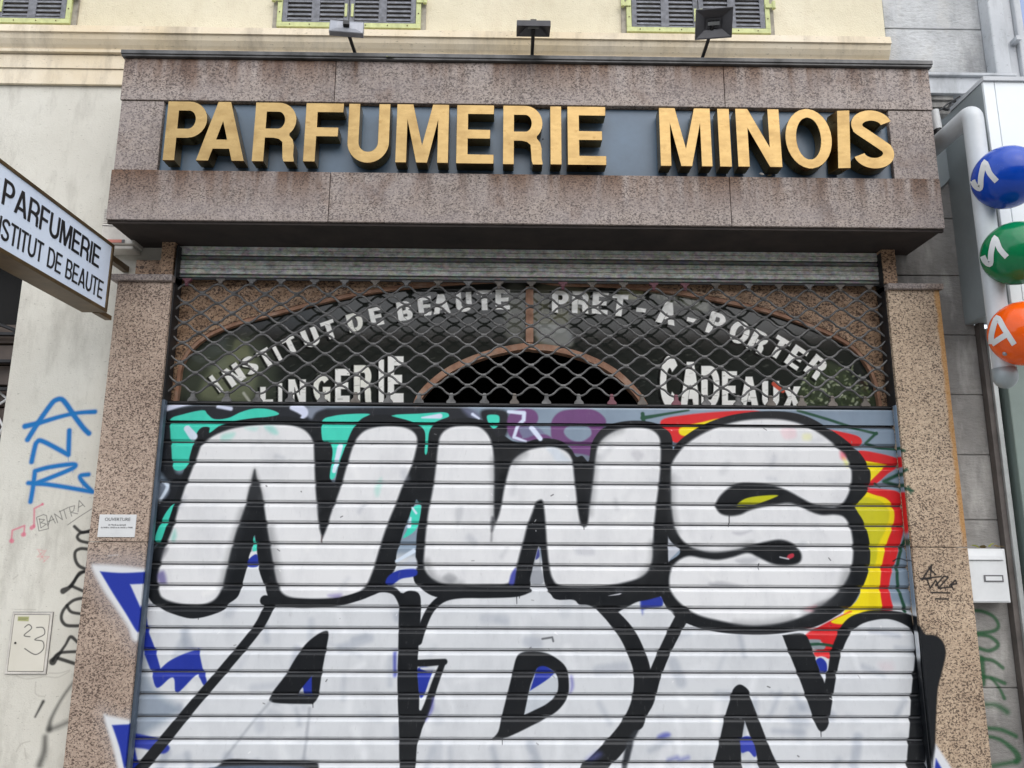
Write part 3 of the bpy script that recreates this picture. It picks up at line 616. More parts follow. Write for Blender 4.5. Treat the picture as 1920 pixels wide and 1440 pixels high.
pr_.line('C', [(1410, 300), (1425, 302)], 18, GRN, 3); pr_.line('C', [(1405, 425), (1440, 405)], 18, GRN, 3); pr_.line('C', [(1420, 500), (1470, 520)], 18, GRN, 3); pr_.line('C', [(1450, 495), (1462, 535)], 10, GRN, 3)

pw = Paint('left wall tags', -2.06, -1.56, .60, 2.20, WALL, .0018)
TB = (28, 112, 178)
for pts, wd in (([(185, 450), (260, 330), (345, 210), (378, 182), (415, 178), (450, 215), (500, 290), (560, 370), (598, 408)], 28), ([(168, 360), (280, 332), (400, 296), (520, 270), (638, 262)], [30, 26, 24, 22, 26]),
                ([(212, 600), (232, 510), (248, 468), (290, 462), (460, 552), (460, 552), (466, 388)], 26), ([(205, 868), (222, 770), (235, 662), (235, 662), (330, 636), (480, 616), (505, 630), (440, 665), (240, 745)], 25), ([(190, 742), (350, 756), (622, 802), (622, 802), (556, 735), (540, 695), (595, 685)], 24)):
    pw.line('G', pts, wd if isinstance(wd, list) else wd, (70, 150, 200), 9, op=.25); pw.line('G', pts, [v*1.3 for v in wd] if isinstance(wd, list) else wd*1.3, TB, 3.)
for pts in ([(458, 560), (460, 595)], [(492, 640), (490, 672)], [(556, 740), (556, 785)]): pw.line('G', pts, 4, TB, 1.2, op=.7)
PK = (206, 110, 130)
for pts, wd in (([(76, 1130), (82, 1062), (165, 1030), (160, 1090)], 12), ([(76, 1132), (80, 1134)], 30), ([(155, 1090), (160, 1090)], 30), ([(228, 1040), (230, 915), (285, 886)], 12), ([(212, 1045), (225, 1035)], 28), ([(285, 884), (287, 886)], 16)): pw.line('G', pts, wd, PK, 2., False, .8)
for pts in ([(250, 1190), (300, 1200), (250, 1240), (330, 1240), (290, 1275)], [(260, 1200), (300, 1270)], [(310, 1195), (270, 1260)]): pw.line('G', pts, 5, (214, 140, 140), 1.6, False, .6)
for pts in ([(250, 972), (292, 955), (312, 962), (326, 1050), (262, 1066), (245, 975)], [(265, 985), (275, 1045)], [(262, 985), (300, 990), (275, 1010), (312, 1020), (275, 1045)], [(322, 1030), (345, 962), (372, 1012)], [(325, 1002), (362, 986)], [(388, 1010), (366, 950), (420, 990), (402, 930)], [(400, 936), (458, 908)], [(430, 925), (446, 982)], [(482, 966), (465, 905), (502, 895), (495, 930), (475, 940), (522, 950)], [(525, 936), (532, 860), (570, 902)], [(530, 906), (556, 890)], [(455, 1025), (530, 972), (618, 916)]):
    pw.line('G', pts, 4.5, (44, 44, 46), 1.2, False, .85)
DK = (24, 24, 24)
for k, pts, wd, so in (('G', [(500, 1035), (550, 1075), (610, 1062)], 14, 2), ('G', [(610, 1070), (545, 1078), (520, 1105), (540, 1132), (595, 1145)], 14, 2), ('G', [(600, 1190), (545, 1185), (508, 1205), (506, 1255), (530, 1300), (580, 1325)], 15, 2), ('G', [(575, 1340), (535, 1348), (500, 1400), (470, 1440)], 14, 2),
                       ('H', [(560, 118), (520, 150), (480, 212), (425, 246)], [14, 14, 16, 28], 2), ('H', [(480, 212), (560, 248)], 14, 2), ('H', [(560, 294), (490, 312), (430, 370), (412, 430), (440, 475), (500, 482), (540, 480)], 15, 2), ('H', [(450, 345), (480, 388), (560, 402)], 14, 2),
                       ('H', [(520, 592), (475, 556), (440, 610), (390, 682), (355, 722)], [13, 16, 13, 18, 34], 2), ('H', [(355, 715), (400, 665), (545, 655)], 14, 2), ('H', [(390, 700), (520, 742)], 16, 2),
                       ('H', [(505, 848), (420, 965), (345, 1105), (330, 1180)], [12, 12, 16, 26], 5), ('H', [(330, 1180), (380, 1165), (480, 1120)], 18, 8), ('H', [(290, 992), (236, 1095)], [14, 8], 3), ('H', [(302, 1232), (296, 1330), (265, 1420)], [22, 28, 30], 7)):
    pw.line(k, pts, [v*1.5 for v in wd] if isinstance(wd, list) else wd*1.5, DK, so, op=.92 if so < 4 else .75)
# cracks and stains of the render
for pts in ([(110, 820), (180, 840), (300, 825), (380, 830), (430, 810), (465, 790)], [(240, 860), (240, 940), (300, 960)], [(330, 800), (400, 800), (470, 780)], [(110, 1330), (140, 1280), (200, 1260)], [(165, 1310), (175, 1380)], [(90, 165), (120, 140)], [(100, 372), (240, 372)]):
    pw.line('H', pts, 4, (150, 144, 134), 2, op=.6)

pd = Paint('cabinet writing', -2.10, -1.70, 1.02, 1.36, WALL-.012, .0015)
for pts in ([(160, 492), (188, 474), (206, 500), (156, 546), (196, 556)], [(240, 494), (285, 496), (292, 540), (228, 575), (282, 588), (285, 640), (232, 676), (160, 636)]): pd.line('H', pts, 6, (40, 40, 42), 1.2)
pd.poly('H', [(115, 420), (190, 420), (186, 452), (112, 450)], (160, 162, 110), 1.5, False)
pd.line('H', [(120, 430), (180, 432)], 4, (110, 112, 80), 1, op=.7); pd.line('H', [(118, 440), (170, 441)], 4, (110, 112, 80), 1, op=.7)

pg = Paint('green wall tags', 1.82, 2.02, .60, 1.50, WALL, .0018)
for pts, wd, so in (([(270, 474), (330, 478), (400, 510), (432, 565), (400, 600), (290, 612)], 22, 3), ([(290, 622), (370, 630), (425, 670), (420, 700), (370, 720), (300, 700)], 24, 3), ([(325, 770), (330, 850), (332, 920)], 44, 4), ([(330, 770), (400, 782), (458, 825)], 24, 3), ([(340, 880), (400, 890), (470, 920)], 24, 3), ([(390, 890), (435, 945), (468, 1012)], [20, 18, 24], 3),
                    ([(345, 1050), (420, 1055), (485, 1095)], [26, 30, 34], 7), ([(360, 1195), (450, 1205), (540, 1245)], 26, 4), ([(370, 1245), (450, 1270), (530, 1335), (555, 1380), (540, 1400)], [22, 26, 34, 40, 30], 4), ([(540, 1400), (460, 1415), (380, 1430)], 28, 6)):
    pg.line('L', pts, wd, (30, 84, 48), so, op=.85)

# glass of the arched window: dark film, pale patches, painted street reflections, cut-out lettering
GY = .07
pgl = Paint('window lettering and painted reflections', -1.5, 1.75, 2.0, 2.80, GY, .0016, base=(38, 41, 38))
pgl.poly('J', [(90, 900), (100, 760), (180, 650), (330, 590), (470, 570), (560, 640), (600, 760), (560, 915)], (72, 78, 66), 26, op=.9)
pgl.poly('J', [(210, 900), (250, 760), (330, 680), (420, 640), (500, 700), (490, 840), (440, 915)], (126, 132, 104), 14, op=.75)
pgl.poly('J', [(385, 600), (450, 610), (450, 700), (380, 690)], (120, 124, 96), 6, op=.7)
pgl.poly('J', [(1780, 330), (1880, 330), (1880, 600), (1800, 600), (1770, 520)], (104, 106, 96), 12, op=.8)
pgl.poly('K', [(60, 320), (320, 330), (330, 440), (240, 470), (230, 560), (240, 610), (70, 600)], (112, 112, 92), 10, op=.85)  # house front opposite, its reflection painted on the pane
pgl.poly('K', [(70, 500), (230, 520), (240, 610), (90, 590)], (150, 154, 156), 8, op=.7)
pgl.poly('K', [(480, 330), (600, 335), (590, 380), (500, 370)], (146, 146, 104), 6, op=.8)
pgl.poly('K', [(640, 330), (900, 370), (930, 420), (900, 440), (700, 385)], (150, 152, 140), 8, op=.75)
for x0, x1 in ((70, 130), (160, 225)):
    pgl.poly('K', [(x0, 350), (x1, 352), (x1, 440), (x0, 440)], (70, 70, 58), 3, False, .6); pgl.line('K', [((x0+x1)/2, 350), ((x0+x1)/2, 440)], 5, (150, 148, 124), 2, False, .6)
for i in range(14):
    x = rs.uniform(650, 900); pgl.line('K', [(x, 350+rs.uniform(0, 30)), (x+rs.uniform(-20, 20), 400)], rs.uniform(4, 9), (44, 52, 36), 4, op=.8)
pgl.poly('K', [(1400, 780), (1500, 690), (1600, 720), (1680, 800), (1760, 860), (1780, 915), (1400, 915)], (70, 80, 58), 10, op=.8)  # reflected tree foliage, put into the glass colour
for i in range(170):
    x, y = rs.uniform(1400, 1740), rs.uniform(720, 910)
    pgl.line('K', [(x, y), (x+rs.uniform(-16, 16), y+rs.uniform(-16, 16))], rs.uniform(3, 11), rs.choice([(170, 180, 140), (44, 54, 34), (86, 100, 66), (206, 212, 190), (50, 60, 40)]), 2.5, op=.75)
LET = (255, 255, 250)
for k, ch, x, y, wd, h, a in [
    ('J', 'I', 288, 822, 22, 96, -36), ('J', 'N', 380, 776, 84, 96, -34), ('J', 'S', 462, 728, 66, 92, -32), ('J', 'T', 545, 690, 62, 92, -30), ('J', 'I', 604, 668, 20, 92, -28), ('J', 'T', 672, 628, 66, 92, -26), ('J', 'U', 775, 585, 78, 92, -22), ('J', 'T', 870, 545, 66, 92, -19),
    ('J', 'D', 1003, 505, 74, 92, -15), ('J', 'E', 1112, 477, 62, 92, -13), ('J', 'B', 1258, 448, 72, 96, -9), ('J', 'E', 1362, 424, 66, 96, -7), ('J', 'A', 1447, 412, 84, 98, -5), ('J', 'U', 1562, 402, 76, 98, -3), ('J', 'T', 1668, 394, 72, 100, -2), ('J', 'E', 1762, 390, 70, 100, 0),
    ('J', 'L', 548, 878, 62, 78, 0), ('J', 'I', 618, 868, 20, 96, 0), ('J', 'N', 705, 860, 84, 118, 0), ('J', 'G', 832, 846, 84, 140, 0), ('J', 'E', 938, 832, 70, 168, 0), ('J', 'R', 1042, 822, 84, 186, 0), ('J', 'I', 1138, 808, 26, 214, 0), ('J', 'E', 1212, 800, 76, 232, 0),
    ('K', 'P', 188, 390, 78, 106, 1), ('K', 'R', 288, 393, 78, 106, 2), ('K', 'E', 388, 397, 74, 106, 4), ('K', 'T', 484, 408, 74, 106, 6), ('K', '-', 592, 428, 46, 100, 8), ('K', 'A', 722, 446, 92, 108, 12), ('K', '-', 846, 478, 46, 100, 14), ('K', 'P', 968, 500, 78, 108, 18),
    ('K', 'O', 1085, 543, 92, 108, 22), ('K', 'R', 1178, 590, 78, 106, 28), ('K', 'T', 1282, 620, 74, 106, 31), ('K', 'E', 1368, 668, 72, 106, 34), ('K', 'R', 1468, 716, 76, 104, 38),
    ('K', 'C', 735, 790, 92, 254, 0), ('K', 'A', 838, 806, 96, 226, 0), ('K', 'D', 940, 816, 88, 206, 0), ('K', 'E', 1034, 828, 70, 178, 0), ('K', 'A', 1132, 842, 90, 152, 0), ('K', 'U', 1240, 852, 80, 130, 0), ('K', 'X', 1345, 866, 84, 104, 0)]:
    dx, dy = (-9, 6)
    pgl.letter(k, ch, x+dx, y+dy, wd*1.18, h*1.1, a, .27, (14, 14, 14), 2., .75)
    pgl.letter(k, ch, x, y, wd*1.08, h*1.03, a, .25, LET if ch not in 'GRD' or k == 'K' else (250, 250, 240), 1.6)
pgl.line('K', [(1255, 800), (1300, 835)], 22, (206, 92, 72), 2)
pgl.line('J', [(430, 870), (460, 912)], 14, (190, 192, 178), 3)
# worn-away flecks
for i in range(900):
    k = rs.choice('JK'); x, y = rs.uniform(200, 1800), rs.uniform(330, 915)
    a = rs.uniform(-.5, .3); l_ = rs.uniform(6, 26)
    pgl.line(k, [(x, y), (x+l_*math.cos(a), y+l_*math.sin(a))], rs.uniform(2, 6), rs.choice([(120, 120, 110), (60, 62, 58), (150, 150, 138)]), 2, False, rs.uniform(.1, .4))

# ------------------------------------------------------------------ material instances
M_fascia = granite('fascia granite', (168, 157, 148), (140, 129, 121), (76, 66, 62), dirt=.4, drip=True, fine=1.25)
M_pilL = granite('left pillar granite', (184, 166, 150), (158, 140, 126), (84, 70, 62), pnt=pl_, fine=1.3)
M_pilR = granite('right pillar granite', (194, 174, 150), (168, 148, 126), (82, 68, 58), pnt=pr_, rust=True, fine=1.3)
M_gran = granite('recess granite', (176, 146, 118), (144, 116, 92), (66, 50, 42), fine=1.1)
M_left = stucco('grey cream render', (214, 212, 202), (198, 195, 184), (150, 146, 136), pw, .45, .6)
M_cream = stucco('cream render', (228, 220, 196), (212, 203, 176), (190, 170, 142), None, .7, .3)
M_corn = stucco('cornice plaster', (230, 220, 200), (212, 194, 160), (124, 112, 96), None, .2, .5)
M_trim = simple('weathered metal flashing', (92, 92, 92), .5, .3, .35, 9)
M_soff = simple('soffit', (46, 38, 34), .8, 0, .3, 8)
M_panel = simple('blue grey sign panel', (82, 104, 124), .35, 0, .14, 3)
M_rail = simple('painted guide rail', (80, 92, 106), .4, .3, .2, 10)
M_dark = simple('dark void', (14, 14, 14), .9, 0, .1)
M_black = simple('black metal', (34, 34, 36), .5, .2, .2)
M_dkgrey = simple('dark grey lamp metal', (72, 72, 76), .4, .2, .2)
M_grey = simple('grey lamp metal', (150, 153, 160), .45, .4, .15)
M_glassL = simple('lamp tube', (120, 122, 122), .2, 0, .1)
M_goldfr = simple('bronze frame', (100, 82, 56), .45, .5, .25, 8)
M_white = simple('white plastic', (212, 214, 214), .45, 0, .05, 8)
M_whitedirty = simple('off white plastic', (200, 196, 188), .5, 0, .12, 14)
M_red = simple('faded red strip', (196, 120, 104), .5)
M_text = simple('black lettering', (24, 24, 27), .5)
M_textg = simple('grey print', (96, 96, 98), .6)
M_olive = simple('yellow green paint', (196, 202, 142), .6, 0, .12, 30)
M_stone_win = simple('window timber surround', (158, 152, 140), .8, 0, .22, 22)
M_louv = simple('weathered louvre wood', (122, 124, 130), .75, 0, .25, 40)
M_rustf = simple('rusty nail', (90, 66, 44), .8)
M_leafY = simple('yellow green leaf', (176, 184, 84), .6, 0, .2, 60)
M_leafB = simple('brown leaf', (110, 92, 50), .7, 0, .3, 60)

def brass():
    k = N('brushed brass', .45, 1., .5)
    c = k.ramp(k.noise(7, 5, .6, k.mapped((1, 1, 1.6))), [(.3, srgb(128, 106, 70)), (.55, srgb(150, 127, 86)), (.75, srgb(136, 113, 74))])
    c = k.mix(k.ramp(k.noise(38, 5, .7), [(.58, 0.), (.76, .55)]), c, srgb(104, 78, 42))
    k.color(c); k.rough(k.ramp(k.noise(22, 4, .6, k.mapped((1, 1, 5))), [(.3, .25), (.7, .38)]))
    k.bump(k.noise(500, 2, .5, k.mapped((1, 1, .05))), .08, .001)
    return k.m
M_brass = brass()
def shutter_mat():
    k = N('painted slats', .36, 0., .3); k.b.inputs['Coat Weight'].default_value = .3; k.b.inputs['Coat Roughness'].default_value = .1
    base = k.ramp(k.noise(3, 4), [(.3, srgb(116, 132, 148)), (.7, srgb(136, 152, 168))])
    c, a = k.paint(g, base)
    c = k.mix(k.ramp(k.noise(9, 6, .65, k.mapped((1, 1, .5))), [(.45, 0.), (.75, .28)]), c, k.mix(1., c, srgb(176, 178, 186), 'MULTIPLY'))
    c = k.mix(k.ramp(k.noise(60, 5, .7, k.mapped((1, 1, .35))), [(.60, 0.), (.78, .3)]), c, srgb(120, 120, 122))
    # height within each slat; the colour does not use it
    z = k.math('MODULO', k.math('ADD', k.math('SUBTRACT', k.axis(2), 2.053-.0801*20), .0801*.5), .0801)
    k.color(c)
    k.rough(k.ramp(k.noise(14, 4, .6), [(.3, .30), (.7, .5)]))
    k.bump(k.noise(5, 3, .5, k.mapped((1, 1, .6))), .5, .012)
    return k.m
M_shut = shutter_mat()
M_fold = simple('slat fold metal', (128, 130, 134), .55, .1, .3, 6)
def galv(name, a, b, c_):
    k = N(name, .5, 0., .5)
    v = k.vor(60, k.mapped((1, 1, 1.6)), out='Color')
    c = k.ramp(k.noise(26, 6, .75, k.mapped((1, 1, 1.5))), [(.3, srgb(*a)), (.5, srgb(*b)), (.7, srgb(*c_))])
    c = k.mix(.25, c, v, 'SOFT_LIGHT')
    k.color(k.mix(k.ramp(k.noise(4, 5), [(.45, 0.), (.7, .25)]), c, srgb(92, 90, 76)))
    return k.m
M_galv = galv('galvanised slats', (112, 113, 106), (194, 195, 188), (236, 237, 230))
M_rod = simple('grey wire', (102, 102, 102), .5, .35, .3, 30)
M_clip = simple('steel clip', (104, 98, 92), .55, .3, .35, 9)
M_clipr = simple('purple painted clip', (110, 66, 76), .6)
def rustwood():
    k = N('weathered orange frame', .65)
    c = k.ramp(k.noise(18, 6, .7, k.mapped((1, 1, .7))), [(.3, srgb(124, 88, 68)), (.5, srgb(160, 120, 96)), (.72, srgb(172, 146, 128))])
    c = k.mix(k.ramp(k.noise(60, 4, .7), [(.6, 0.), (.72, .5)]), c, srgb(120, 62, 30))
    k.color(c); return k.m
M_frame = rustwood()
def glassmat():
    k = N('filmed glass', .08, 0., .35)
    c, a = k.paint(pgl, srgb(38, 40, 38)); k.color(c); return k.m
M_glass = glassmat()
def signface():
    k = N('sign face plastic', .3, 0, .5)
    c = k.ramp(k.noise(4, 5, .6), [(.3, srgb(214, 226, 244)), (.7, srgb(226, 236, 250))])
    c = k.mix(k.ramp(k.noise(50, 5, .75), [(.60, 0.), (.74, .5)]), c, srgb(150, 152, 150))
    k.color(c); return k.m
M_face = signface()
def stoneblocks(name, joints, x0, pnt=None, a=(176, 176, 172), b=(140, 140, 138)):
    k = N(name, .85, 0, .3)
    c = k.ramp(k.noise(3, 7, .65), [(.3, srgb(*b)), (.7, srgb(*a))])
    c = k.mix(k.ramp(k.noise(40, 5, .7, k.mapped((.6, 1, 1.8))), [(.5, 0.), (.72, .4)]), c, srgb(104, 102, 98))
    c = k.mix(k.ramp(k.noise(7, 5, .6, k.mapped((1.5, 1, .5), (4, 0, 0))), [(.5, 0.), (.7, .5)]), c, srgb(202, 200, 194))
    c = k.mix(k.ramp(k.noise(4, 6, .7, k.mapped((1.2, 1, .35), (9, 0, 2))), [(.5, 0.), (.72, .6)]), c, srgb(98, 98, 98))
    if pnt is not None: c, _ = k.paint(pnt, c)
    k.color(c); k.bump(k.noise(60, 5, .7, k.mapped((.7, 1, 1.6))), .8, .006)
    return k.m
M_block = stoneblocks('grey stone blocks', None, 0, pg, (150, 148, 144), (116, 114, 112))
M_pier = stoneblocks('pale grey stone', None, 0, None, (206, 208, 208), (150, 152, 154))
M_clad = simple('grey metal cladding', (150, 158, 160), .45, .2, .08, 4)
M_cladw = simple('white cladding', (226, 232, 234), .35, 0, .03, 3)
M_alu = simple('aluminium frame', (190, 194, 192), .35, .5, .1)
M_brown = simple('brown grey reveal', (92, 86, 82), .7, 0, .2)
M_greenp = simple('grey green post', (128, 142, 136), .45, .1, .08, 4)
M_tube = simple('silver grey tube', (196, 200, 202), .45, .1, .08, 5)
M_pane = simple('pane with painted sky', (130, 150, 190), .1, 0, .05)  # blue stands for the sky mirrored in this glass
M_whpl = stucco('white painted stone', (214, 216, 218), (178, 182, 186), (120, 122, 122), None, .2, .6)
def ballmat(name, rgb):
    k = N(name, .2, 0, .4); c = srgb(*rgb)
    k.color(k.ramp(k.noise(18, 6, .7), [(.3, tuple(v*.85 for v in c[:3])+(1,)), (.7, c)]))
    k.rough(k.ramp(k.noise(30, 4), [(.4, .12), (.7, .28)]))
    return k.m
M_asph = simple('asphalt', (66, 66, 68), .9, 0, .2, 30, .3, .5, 300)
M_pave = simple('pavement concrete', (158, 156, 152), .9, 0, .15, 8, .3, .3, 200)
M_kerb = simple('kerb stone', (150, 148, 142), .8, 0, .15, 8)
M_opp = stucco('opposite cream render', (150, 140, 120), (132, 122, 104), (100, 92, 78), None, .3, .3)
M_oppw = simple('opposite window glass', (40, 46, 54), .1)
M_opps = simple('opposite shutters', (110, 118, 112), .7)
M_roof = simple('clay roof', (150, 96, 70), .8)
def shutL():
    k = N('brown roller shutter', .55, .1)
    k.color(k.ramp(k.noise(9, 5), [(.3, srgb(66, 56, 50)), (.7, srgb(96, 84, 76))])); return k.m
M_shutL = shutL()

# ================================================================== THE GROUND AND THE FAR SIDE OF THE STREET
def struct(name, bm, m): return tag(obj(name, bm, m), kind='structure')
struct('pavement', nb(-25, 25, -4.3, 1.5, -.3, 0), M_pave)
b = nb(-25, 25, -4.6, -4.304, -.3, .004); struct('kerb', b, M_kerb)
struct('road', nb(-120, 120, -120, 120, -.5, -.304+.16), M_asph)
struct('far_pavement', nb(-25, 25, -15, -11.6, -.3, 0), M_pave)
T = thing('opposite_building', 'long cream town house across the street seen only as reflections in brass and glass', 'building', (0, -15, 0))
obj('wall', nb(-22, 22, -21, -15, 0, 6.2), M_opp, T)
bm = nb(); prof_x(bm, [(-14.6, 6.2), (-14.6, 6.4), (-18, 7.4), (-21.4, 6.4), (-21.4, 6.2)], -22.3, 22.3, 1, True); obj('roof', bm, M_roof, T)
for ix in range(-7, 8):
    for fz in (3.7,):
        x = ix*2.8; fr = nb(x-.6, x+.6, -15.0, -14.94, fz, fz+2.0)
        f = obj('window', fr, M_white, T); obj('pane', nb(x-.5, x+.5, -14.937, -14.92, fz+.08, fz+1.92), M_oppw, f)
        obj('shutter_leaf', nb(x-1.15, x-.62, -14.99, -14.93, fz, fz+2.0), M_opps, f); obj('shutter_leaf', nb(x+.62, x+1.15, -14.99, -14.93, fz, fz+2.0), M_opps, f)
for x0 in range(-20, 20, 8): obj('shop_opening', nb(x0+.5, x0+7, -15.0, -14.9, 0, 3.1), M_oppw, T)

# ================================================================== CREAM BUILDING BEHIND THE SHOP
ZC = lambda py, Y=0.: at(0, py, Y)[2]
TB_ = thing('apartment_building', 'cream rendered town house with moulded string course and closed louvred windows above the shop', 'building', (0, WALL, 0))
zc0 = 3.56
bm = nb(); box(bm, -4.2, 1.765, WALL, WALL+.25, 3.5755, 6.2); obj('upper_wall', bm, M_cream, TB_)
bm = nb(); box(bm, -2.035, -1.40, WALL, WALL+.28, 0, 3.575); box(bm, -4.2, -2.0352, WALL, WALL+.28, 2.84, 3.575); obj('lower_wall', bm, M_left, TB_)
# string course: top slab, quarter round, fillets
P0 = WALL-.002
prof = [(P0, 3.845), (P0-.062, 3.835), (P0-.066, 3.800), (P0-.058, 3.797), (P0-.056, 3.790), (P0-.052, 3.775), (P0-.040, 3.755), (P0-.030, 3.742), (P0-.028, 3.738), (P0-.034, 3.735), (P0-.034, 3.722), (P0-.022, 3.720), (P0, 3.716)]
bm = nb(); prof_x(bm, prof[::-1], -4.2, 1.752, 1, True); obj('cornice', bm, M_corn, TB_)
bm = nb(); box(bm, -4.2, 1.74, P0-.020, P0, 3.650, 3.714); box(bm, -4.2, 1.74, P0-.014, P0, 3.575, 3.6475); obj('fascia_moulding', bm, M_corn, TB_)

def window(x0, x1, zb, who):
    """closed louvred shutters; x0..x1 the metal frame"""
    zt = zb+1.5; Y = WALL
    wdw = obj('window', nb(x0-.022, x1+.022, Y-.012, Y+.02, zb-.026, zt), M_stone_win, TB_)
    if who: wdw['label'] = who
    bm = nb(); box(bm, x0, x1, Y-.026, Y-.0125, zb, zb+.024); box(bm, x0, x0+.022, Y-.0255, Y-.0125, zb+.024, zt); box(bm, x1-.022, x1, Y-.0255, Y-.0125, zb+.024, zt)
    obj('metal_edging', bm, M_olive, wdw, bevel=.0015)
    mid = (x0+x1)/2; xi0, xi1 = x0+.024, x1-.024
    for s, (a, b_) in enumerate(((xi0, mid-.002), (mid+.002, xi1))):
        bm = nb(); q = (a+b_)/2
        for c0, c1 in ((a, a+.022), (q-.018, q+.018), (b_-.022, b_)): box(bm, c0, c1, Y-.024, Y-.0125, zb+.026, zt)
        box(bm, a+.0222, q-.0182, Y-.0225, Y-.0126, zb+.0262, zb+.034); box(bm, q+.0182, b_-.0222, Y-.0225, Y-.0126, zb+.0262, zb+.034)
        leaf = obj('shutter_leaf', bm, M_louv, wdw)
        bm = nb()
        for c0, c1 in ((a+.0225, q-.0185), (q+.0185, b_-.0225)):
            n = int((zt-zb-.05)/.0225)
            for i in range(n):
                z = zb+.038+i*.0225
                vs = [bm.verts.new(p) for p in ((c0, Y-.0235, z), (c1, Y-.0235, z), (c1, Y-.0135, z+.017), (c0, Y-.0135, z+.017), (c0, Y-.0235, z+.004), (c1, Y-.0235, z+.004), (c1, Y-.0135, z+.021), (c0, Y-.0135, z+.021))]
                for f in ((0, 1, 5, 4), (4, 5, 6, 7), (3, 2, 1, 0), (1, 2, 6, 5), (0, 4, 7, 3)): bm.faces.new([vs[k] for k in f])
        obj('louvres', bm, M_louv, wdw)
    bm = nb(); box(bm, mid-.020, mid-.009, Y-.0285, Y-.0242, zb+.055, zb+.12); box(bm, mid+.009, mid+.020, Y-.0285, Y-.0242, zb+.055, zb+.12); obj('latch_plate', bm, M_olive, wdw)
    for x, z in [(x, zb+.012) for x in (x0+.06, x0+.15, x1-.15, x1-.06, x0+.25, x1-.25)]+[(x0+.011, zb+.075), (x1-.011, zb+.075)]:
        bm = nb(); bmesh.ops.create_uvsphere(bm, u_segments=6, v_segments=4, radius=.003, matrix=Matrix.Translation((x, Y-.0265, z))); obj('nail', bm, M_rustf, wdw)
    for x in (x0-.018, x1+.018):
        bm = nb(); tube(bm, [(x, Y-.03, zb+.125), (x, Y-.03, zb+.16)], .009, 8); box(bm, min(x, x0) if x < mid else x1-.02, x0+.02 if x < mid else max(x, x1), Y-.031, Y-.0265, zb+.13, zb+.15)
        obj('hinge', bm, M_olive, wdw)
wz = at(650, 52, WALL-.02)[2]
wins = [(at(-150, 45)[0], at(128, 45)[0]), (at(517, 50, 0)[0], at(788, 50, 0)[0]), (at(1176, 50, 0)[0], at(1446, 50, 0)[0])]
for (a, b_), lb in zip(wins, ('louvred window cut by the left edge', 'louvred window above the middle of the word', 'louvred window behind the tilted floodlight')): window(a, b_, 3.872, lb)

# ================================================================== SHOP FRONT IN GRANITE
T = thing('granite_shopfront', 'speckled brown granite shop front with stepped fascia and two pillars round the shutter', 'shop front', (.1, 0, 0))
FL, FR = -1.556, 1.764
def slabs(name, x0, x1, cuts, y0, y1, z0, z1, m):
    bm = nb(); xs = [x0]+cuts+[x1]
    for a, b_ in zip(xs[:-1], xs[1:]): box(bm, a+(.0012 if a != x0 else 0), b_-(.0012 if b_ != x1 else 0), y0, y1, z0, z1)
    return obj(name, bm, m, T, bevel=.002)
jt1 = [at(629, 150, -.245)[0], at(1357, 160, -.245)[0]]; jt2 = [at(618, 370, -.255)[0], at(1369, 380, -.255)[0]]
slabs('fascia_slab', FL+.002, FR-.004, jt2, -.262, -.235, 2.815, 3.026, M_fascia)
slabs('fascia_slab', FL-.004, FR+.008, jt1, -.250, -.220, 3.340, 3.528, M_fascia)
pX0 = at(304, 260, -.23)[0]; pX1 = at(1667, 270, -.23)[0]
slabs('fascia_slab', FL+.001, pX0, [], -.246, -.205, 3.0265, 3.3365, M_fascia)
slabs('fascia_slab', pX1, FR+.004, [], -.246, -.205, 3.0265, 3.3365, M_fascia)
bm = nb(); box(bm, FL+.003, FL+.03, -.204, WALL-.001, 2.816, 3.527); box(bm, FR-.03, FR-.001, -.204, WALL-.001, 2.816, 3.527); obj('fascia_return', bm, M_fascia, T)
obj('fascia_backing', nb(FL+.031, FR-.031, -.2, -.15, 2.84, 3.52), M_black, T)
bm = nb(); box(bm, FL-.012, FR+.018, -.264, WALL-.003, 3.5285, 3.5375); box(bm, FL-.014, FR+.020, -.268, WALL-.003, 3.5377, 3.556); obj('flashing', bm, M_trim, T, bevel=.002)
bm = nb(); box(bm, FL+.004, FR-.006, -.252, -.238, 2.803, 2.8148); box(bm, FL+.0045, FR-.0065, -.2378, WALL-.002, 2.8115, 2.8146); obj('soffit', bm, M_soff, T)
# pillars with joints and caps
for nm, x0, x1, m, cz, cap in (('left', -1.592, -1.369, M_pilL, 1.577, (-1.612, -1.362, 2.632, 2.660)), ('right', 1.616, 1.836, M_pilR, 1.572, (1.612, 1.846, 2.628, 2.652))):
    bm = nb(); box(bm, x0, x1, -.05, .028, cz+.0015, cap[2]); box(bm, x0, x1, -.05, .028, 0, cz-.0015)
    obj('pillar', bm, m, T, bevel=.0015)
    obj('pillar_cap', nb(cap[0], cap[1], -.068, .028, cap[2]+.0005, cap[3]), M_fascia, T, bevel=.002)
xl0, xl1 = at(303, 490, -.03)[0], at(327, 490, -.03)[0]; xr0, xr1 = at(1652, 490, -.03)[0], at(1677, 490, -.03)[0]
bm = nb(); box(bm, xl0, xl1, -.04, .028, 2.6605, 2.811); obj('upright', bm, M_gran, T); obj('upright', nb(xr0, xr1, -.04, .028, 2.6605, 2.811), M_gran, T)
obj('broken_block', nb(at(255, 500)[0], xl0-.004, -.005, .0285, 2.6605, 2.745), M_gran, T, bevel=.004)
